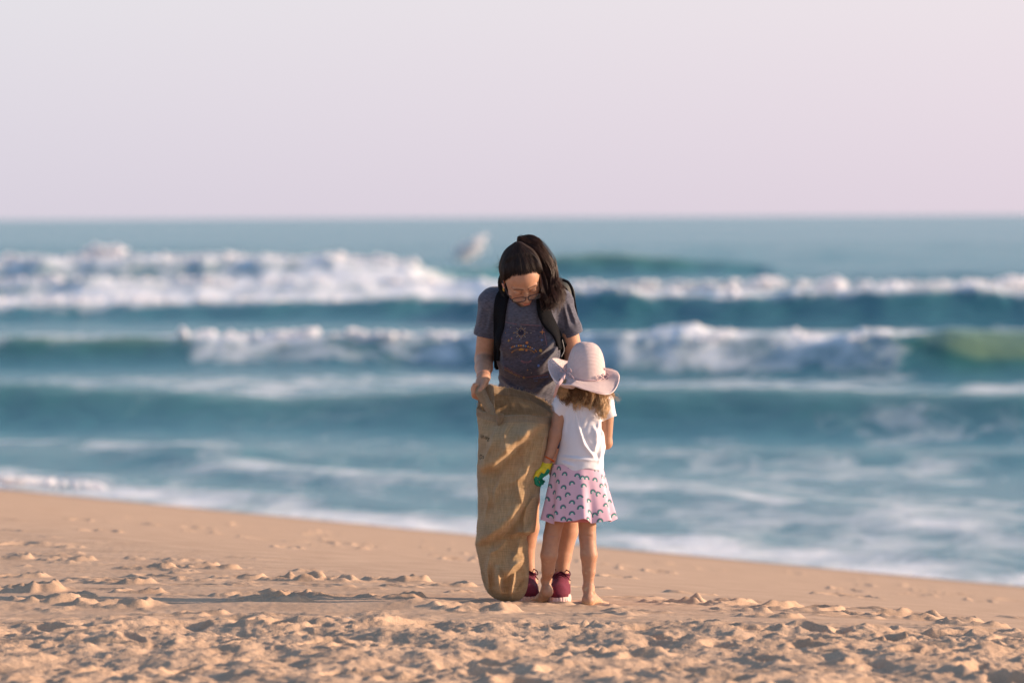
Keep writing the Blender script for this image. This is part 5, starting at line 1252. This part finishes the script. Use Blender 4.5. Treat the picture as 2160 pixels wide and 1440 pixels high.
me, V = S.mesh('glove', .0020)
px = 1080 + V[:, 0] / V[:, 1] * FPX; py = 457.5 + (EYE - V[:, 2]) / V[:, 1] * FPX
col = np.tile(np.array([.62, .50, .02]), (len(V), 1))
grn = ((px - 1127) * .62 + (py - 1004)) > (4 + 2.5 * np.sin(px * .5)); blend(grn * 1.0, (.0, .215, .115)); 
set_col(me, col); glv = link('glove', me, child, gv)
ux_ = (g0 - g1) / np.linalg.norm(g0 - g1); gc = g0 + ux_ * .010; bx = np.cross(ux_, [0, 1., 0]); bx /= np.linalg.norm(bx); by = np.cross(ux_, bx)
tube_obj('cuff', [gc + bx * .0215 * math.cos(a_) + by * .0205 * math.sin(a_) for a_ in np.linspace(0, 2 * math.pi + .3, 18)], .0032, mat('orange_cuff', (.60, .11, .015), rough=.7), glv, 50, 8)

# ---- child's hair: loose brown curls with sunlit blond ends
ch1 = mat('light_brown_hair', (.20, .105, .048), rough=.45, spec=.4, noise=.4, nscale=60); ch2 = mat('blond_hair', (.58, .38, .20), rough=.5, spec=.4, noise=.3, nscale=50)
S = Sdf(); A = np.array([CF.x, CF.f, CF.z]); S.ell(CF.w(0, -.018, .018), np.array([.084, .100, .098]) * .80, A, k=.01); S.cone(CF.w(0, -.05, -.02), P(1230, 838, CD - .045), .045, .026, k=.03)
me, V = S.mesh('hair', .004); chair_ = link('hair', me, child, ch1)
def locks(name, n, groups, x0r, y0r, x1r, y1r, m_, curl, seed, r0=.0009):
    R2 = np.random.default_rng(seed); PT = np.zeros((n, 26, 3)); tt = np.linspace(0, 1, 26)
    cl = [(R2.uniform(*x0r), R2.uniform(*y0r), R2.uniform(0, 6.3), R2.uniform(0, 1), R2.uniform(7, 13)) for _ in range(groups)]
    for i in range(n):
        x0, y0, ph, fr_, fq = cl[i % groups]; x0 = x0 + R2.normal(0, 1.5); f_ = np.clip((x0 - x0r[0]) / (x0r[1] - x0r[0]), 0, 1)
        x1 = x1r[0] + (x1r[1] - x1r[0]) * f_ + R2.normal(0, 2.2); y1 = y1r[0] + (y1r[1] - y1r[0]) * (fr_ * .6 + f_ * .4) + R2.normal(0, 3)
        dd0 = CD - .065 + .045 * ((f_ - .5) * 2) ** 2; mid = ((x0 + x1) / 2 + R2.normal(0, 1), (y0 + y1) / 2, dd0 - .020 + R2.normal(0, .003))
        c_ = spline([P(x0, y0, dd0 + R2.normal(0, .004)), P(*mid), P(x1, y1, dd0 - .018 + R2.normal(0, .006))], 26)
        cu2 = curl * sstep(.1, 1, tt) * (.6 + fr_); c_[:, 0] += cu2 * np.sin(tt * fq + ph); c_[:, 1] += cu2 * .7 * np.cos(tt * fq + ph); c_[:, 2] += cu2 * .4 * np.sin(tt * fq * 1.3 + ph * 2)
        PT[i] = c_ + np.cumsum(R2.normal(0, .0004, (26, 3)), 0)
    V_, F_ = tubes(PT, np.linspace(r0, r0 * .5, 26)[None], 3); return link(name, mesh_np(name, V_, F_), chair_, m_)
locks('curls', 800, 44, (1180, 1282), (800, 816), (1180, 1284), (832, 862), ch1, .007, 3)
locks('curls', 380, 26, (1185, 1284), (806, 822), (1192, 1288), (842, 872), ch2, .008, 4)
locks('curls', 300, 12, (1240, 1284), (812, 830), (1258, 1284), (862, 886), ch2, .006, 6)
locks('curls', 220, 16, (1174, 1204), (798, 812), (1174, 1206), (824, 846), ch2, .006, 8)
locks('curls', 60, 20, (1272, 1290), (815, 830), (1280, 1300), (826, 850), ch2, .011, 9, .0005)

# ---- sun hat
hatm = mat('pale_pink_straw', (.82, .64, .61), rough=.8, spec=.25, noise=.05, nscale=60)
t = hatm.node_tree; b = t.nodes['Principled BSDF']; ua = tn(t, 'ShaderNodeAttribute', attribute_name='weave'); sx_ = tn(t, 'ShaderNodeSeparateXYZ'); t.links.new(ua.outputs['Vector'], sx_.inputs[0])
def sn(sock, f_): m_ = tn(t, 'ShaderNodeMath', operation='MULTIPLY'); m_.inputs[1].default_value = f_; s_ = tn(t, 'ShaderNodeMath', operation='SINE'); t.links.new(sock, m_.inputs[0]); t.links.new(m_.outputs[0], s_.inputs[0]); return s_.outputs[0]
h1, h2 = sn(sx_.outputs[1], 2 * math.pi / .0042), sn(sx_.outputs[0], 2 * math.pi / .0045)
hm_ = tn(t, 'ShaderNodeMath', operation='MULTIPLY_ADD'); hm_.inputs[1].default_value = .35; t.links.new(h2, hm_.inputs[0]); t.links.new(h1, hm_.inputs[2])
bp = tn(t, 'ShaderNodeBump'); bp.inputs['Distance'].default_value = .0009; t.links.new(hm_.outputs[0], bp.inputs['Height']); t.links.new(bp.outputs[0], b.inputs['Normal'])
HD = CD - .01
hat_root = bpy.data.objects.new('sun_hat', None); C.collection.objects.link(hat_root); hat_root.matrix_world = Matrix.Translation(P(1237, 790, HD)); hat_root.parent = child; hat_root.matrix_parent_inverse = child.matrix_world.inverted()
nA = 240; ah = np.linspace(0, 2 * math.pi, nA, endpoint=False)
# crown: base ring tilted (near side lower), dome above
bc = P(1236, 790, HD); topc = P(1238, 722, HD + .005)
def ringpt(a_, r_): return bc + np.array([math.cos(a_) * .0785 * r_, math.sin(a_) * .088 * r_, math.sin(a_) * .026 * r_ ** 2 + (-.006 * math.cos(a_)) * r_])
rows = []
H_ = topc[2] - bc[2]
for ph in np.linspace(math.pi / 2, 0, 26):
    r_ = math.cos(ph) ** .66; h_ = math.sin(ph) ** 1.0
    rows.append([ringpt(a_, max(r_, .01)) * 1 + np.array([(topc[0] - bc[0]) * h_, .004 * h_, H_ * h_]) for a_ in ah])
# the ring is lifted out of the tilt as it closes, so the dome stays round
crown = np.array(rows); ncr = len(rows)
edge_k = [(0, 1306, 793, -.03), (30, 1292, 779, .06), (60, 1266, 776, .12), (90, 1235, 772, .145), (120, 1204, 764, .13), (150, 1172, 757, .09), (172, 1158, 760, .035), (192, 1158, 779, -.03), (212, 1166, 797, -.085), (230, 1178, 810, -.12), (250, 1208, 812, -.145), (270, 1235, 821, -.155), (295, 1262, 829, -.15), (315, 1283, 831, -.13), (335, 1299, 818, -.09), (360, 1306, 793, -.03)]
ek = np.array(edge_k, float); ext = np.vstack([ek[-3:-1] - [360, 0, 0, 0], ek, ek[1:3] + [360, 0, 0, 0]])
fine = spline(np.stack([ext[:, 1], ext[:, 2], ext[:, 3]], 1), 1200); fa_ = np.interp(np.linspace(0, len(ext) - 1, 1200), np.arange(len(ext)), ext[:, 0])
deg = np.degrees(ah); E = np.array([P(np.interp(d_, fa_, fine[:, 0]), np.interp(d_, fa_, fine[:, 1]), HD + np.interp(d_, fa_, fine[:, 2])) for d_ in deg])
base_ring = crown[-1]; brim = []
for q_ in np.linspace(0, 1, 26)[1:]:
    m_ = base_ring * (1 - q_) + E * q_; sagv = .020 * math.sin(math.pi * q_) * np.where(np.abs(((deg - 185 + 180) % 360) - 180) < 60, -1.2, .25)
    m_ = m_ + np.array([0, 0, 1.]) * sagv[:, None] + np.array([0, 0, 1.]) * (.004 * np.sin(ah * 5 + 1) * q_ ** 2)[:, None]
    brim.append(m_)
hv = np.concatenate([crown, np.array(brim)])
me = mesh_np('hat_straw', hv.reshape(-1, 3), grid_faces(len(hv), nA, True)[:, ::-1])
dl = np.concatenate([[0], np.cumsum(np.linalg.norm(np.diff(hv[:, 60], axis=0), axis=1))]); rl = np.linalg.norm(hv - hv.mean(1, keepdims=True), axis=2).mean(1)
set_vec(me, np.stack([ah[None] * rl[:, None], np.broadcast_to(dl[:, None], (len(hv), nA)), np.zeros((len(hv), nA))], -1).reshape(-1, 3), 'weave')
ho = link('straw', me, hat_root, hatm); md = ho.modifiers.new('thickness', 'SOLIDIFY'); md.thickness = .0026; md.offset = 0
ed = list(E[::4]) + [E[0]]; tube_obj('brim_edge', ed, .0022, hatm, hat_root, 200, 6)
set_vec(bpy.data.objects['brim_edge'].data, np.zeros((len(bpy.data.objects['brim_edge'].data.vertices), 3)), 'weave')
bandm = mat('pink_ribbon', (.62, .42, .42), rough=.6)
bd = [ringpt(a_, 1.02) + np.array([0, 0, .006]) for a_ in np.linspace(0, 2 * math.pi, 40)]
tube_obj('ribbon_band', bd, .0028, bandm, hat_root, 160, 6)
bw = P(1194, 783, HD - .055)
for pts in ([(1194, 783, -.06), (1186, 776, -.075), (1183, 783, -.08), (1194, 784, -.06)], [(1194, 783, -.06), (1200, 776, -.085), (1205, 783, -.09), (1195, 784, -.07)], [(1194, 784, -.07), (1204, 790, -.105), (1211, 799, -.12)]):
    tube_obj('bow', [P(a_, b_, HD + c_) for a_, b_, c_ in pts], .0020, bandm, hat_root, 24, 6)
ribbon('ribbon_tail', [(1193, 785, HD - .075), (1186, 800, HD - .12), (1176, 814, HD - .135), (1169, 838, HD - .075)], [5, 7, 7, 5], bandm, hat_root, .001, 30, 5)
btm = mat('purple_braid', (.12, .07, .13), rough=.7); bt2 = mat('grey_braid', (.30, .27, .36), rough=.7)
def motif(cx, cy, s, m_):
    for k_, (ax_, ay_) in enumerate(((-1, -.8), (1, -1), (-.9, .8), (.9, .9))):
        w0 = HD - .075
        tube_obj('braid_motif', [P(cx, cy, w0), P(cx + s * ax_ * .6, cy + s * ay_ * 1.1, w0 - .004), P(cx + s * ax_ * 1.2, cy + s * ay_ * .6, w0 - .002), P(cx, cy, w0)], .0012, m_, hat_root, 16, 5)
motif(1266, 796, 5, bt2); motif(1276, 794, 6, btm)
tube_obj('toggle', [P(1273, 779, HD - .03), P(1276, 777, HD - .03)], .0055, bandm, hat_root, 8, 8)

# ---- a pale bit of shell in the sand
S = Sdf(); p0 = P(727, 1320, 0); tq = -EYE / (p0[2] - EYE); p0 = p0 * [tq, tq, 0]; p0[2] = ground_z(p0[0], p0[1]) + .004
S.ell(p0, (.028, .020, .009), k=.01); S.ell(p0 + np.array([.014, 0, .003]), (.014, .012, .009), k=.008); S.ell(p0 + np.array([-.03, -.01, -.004]), (.012, .02, .008), op='s')
me, V = S.mesh('shell_fragment', .002); sh = link('shell_fragment', me, None, mat('shell_white', (.62, .56, .50), rough=.5, noise=.1, nscale=90)); tagit(sh, 'pale broken shell fragment lying on the trodden sand', 'shell')
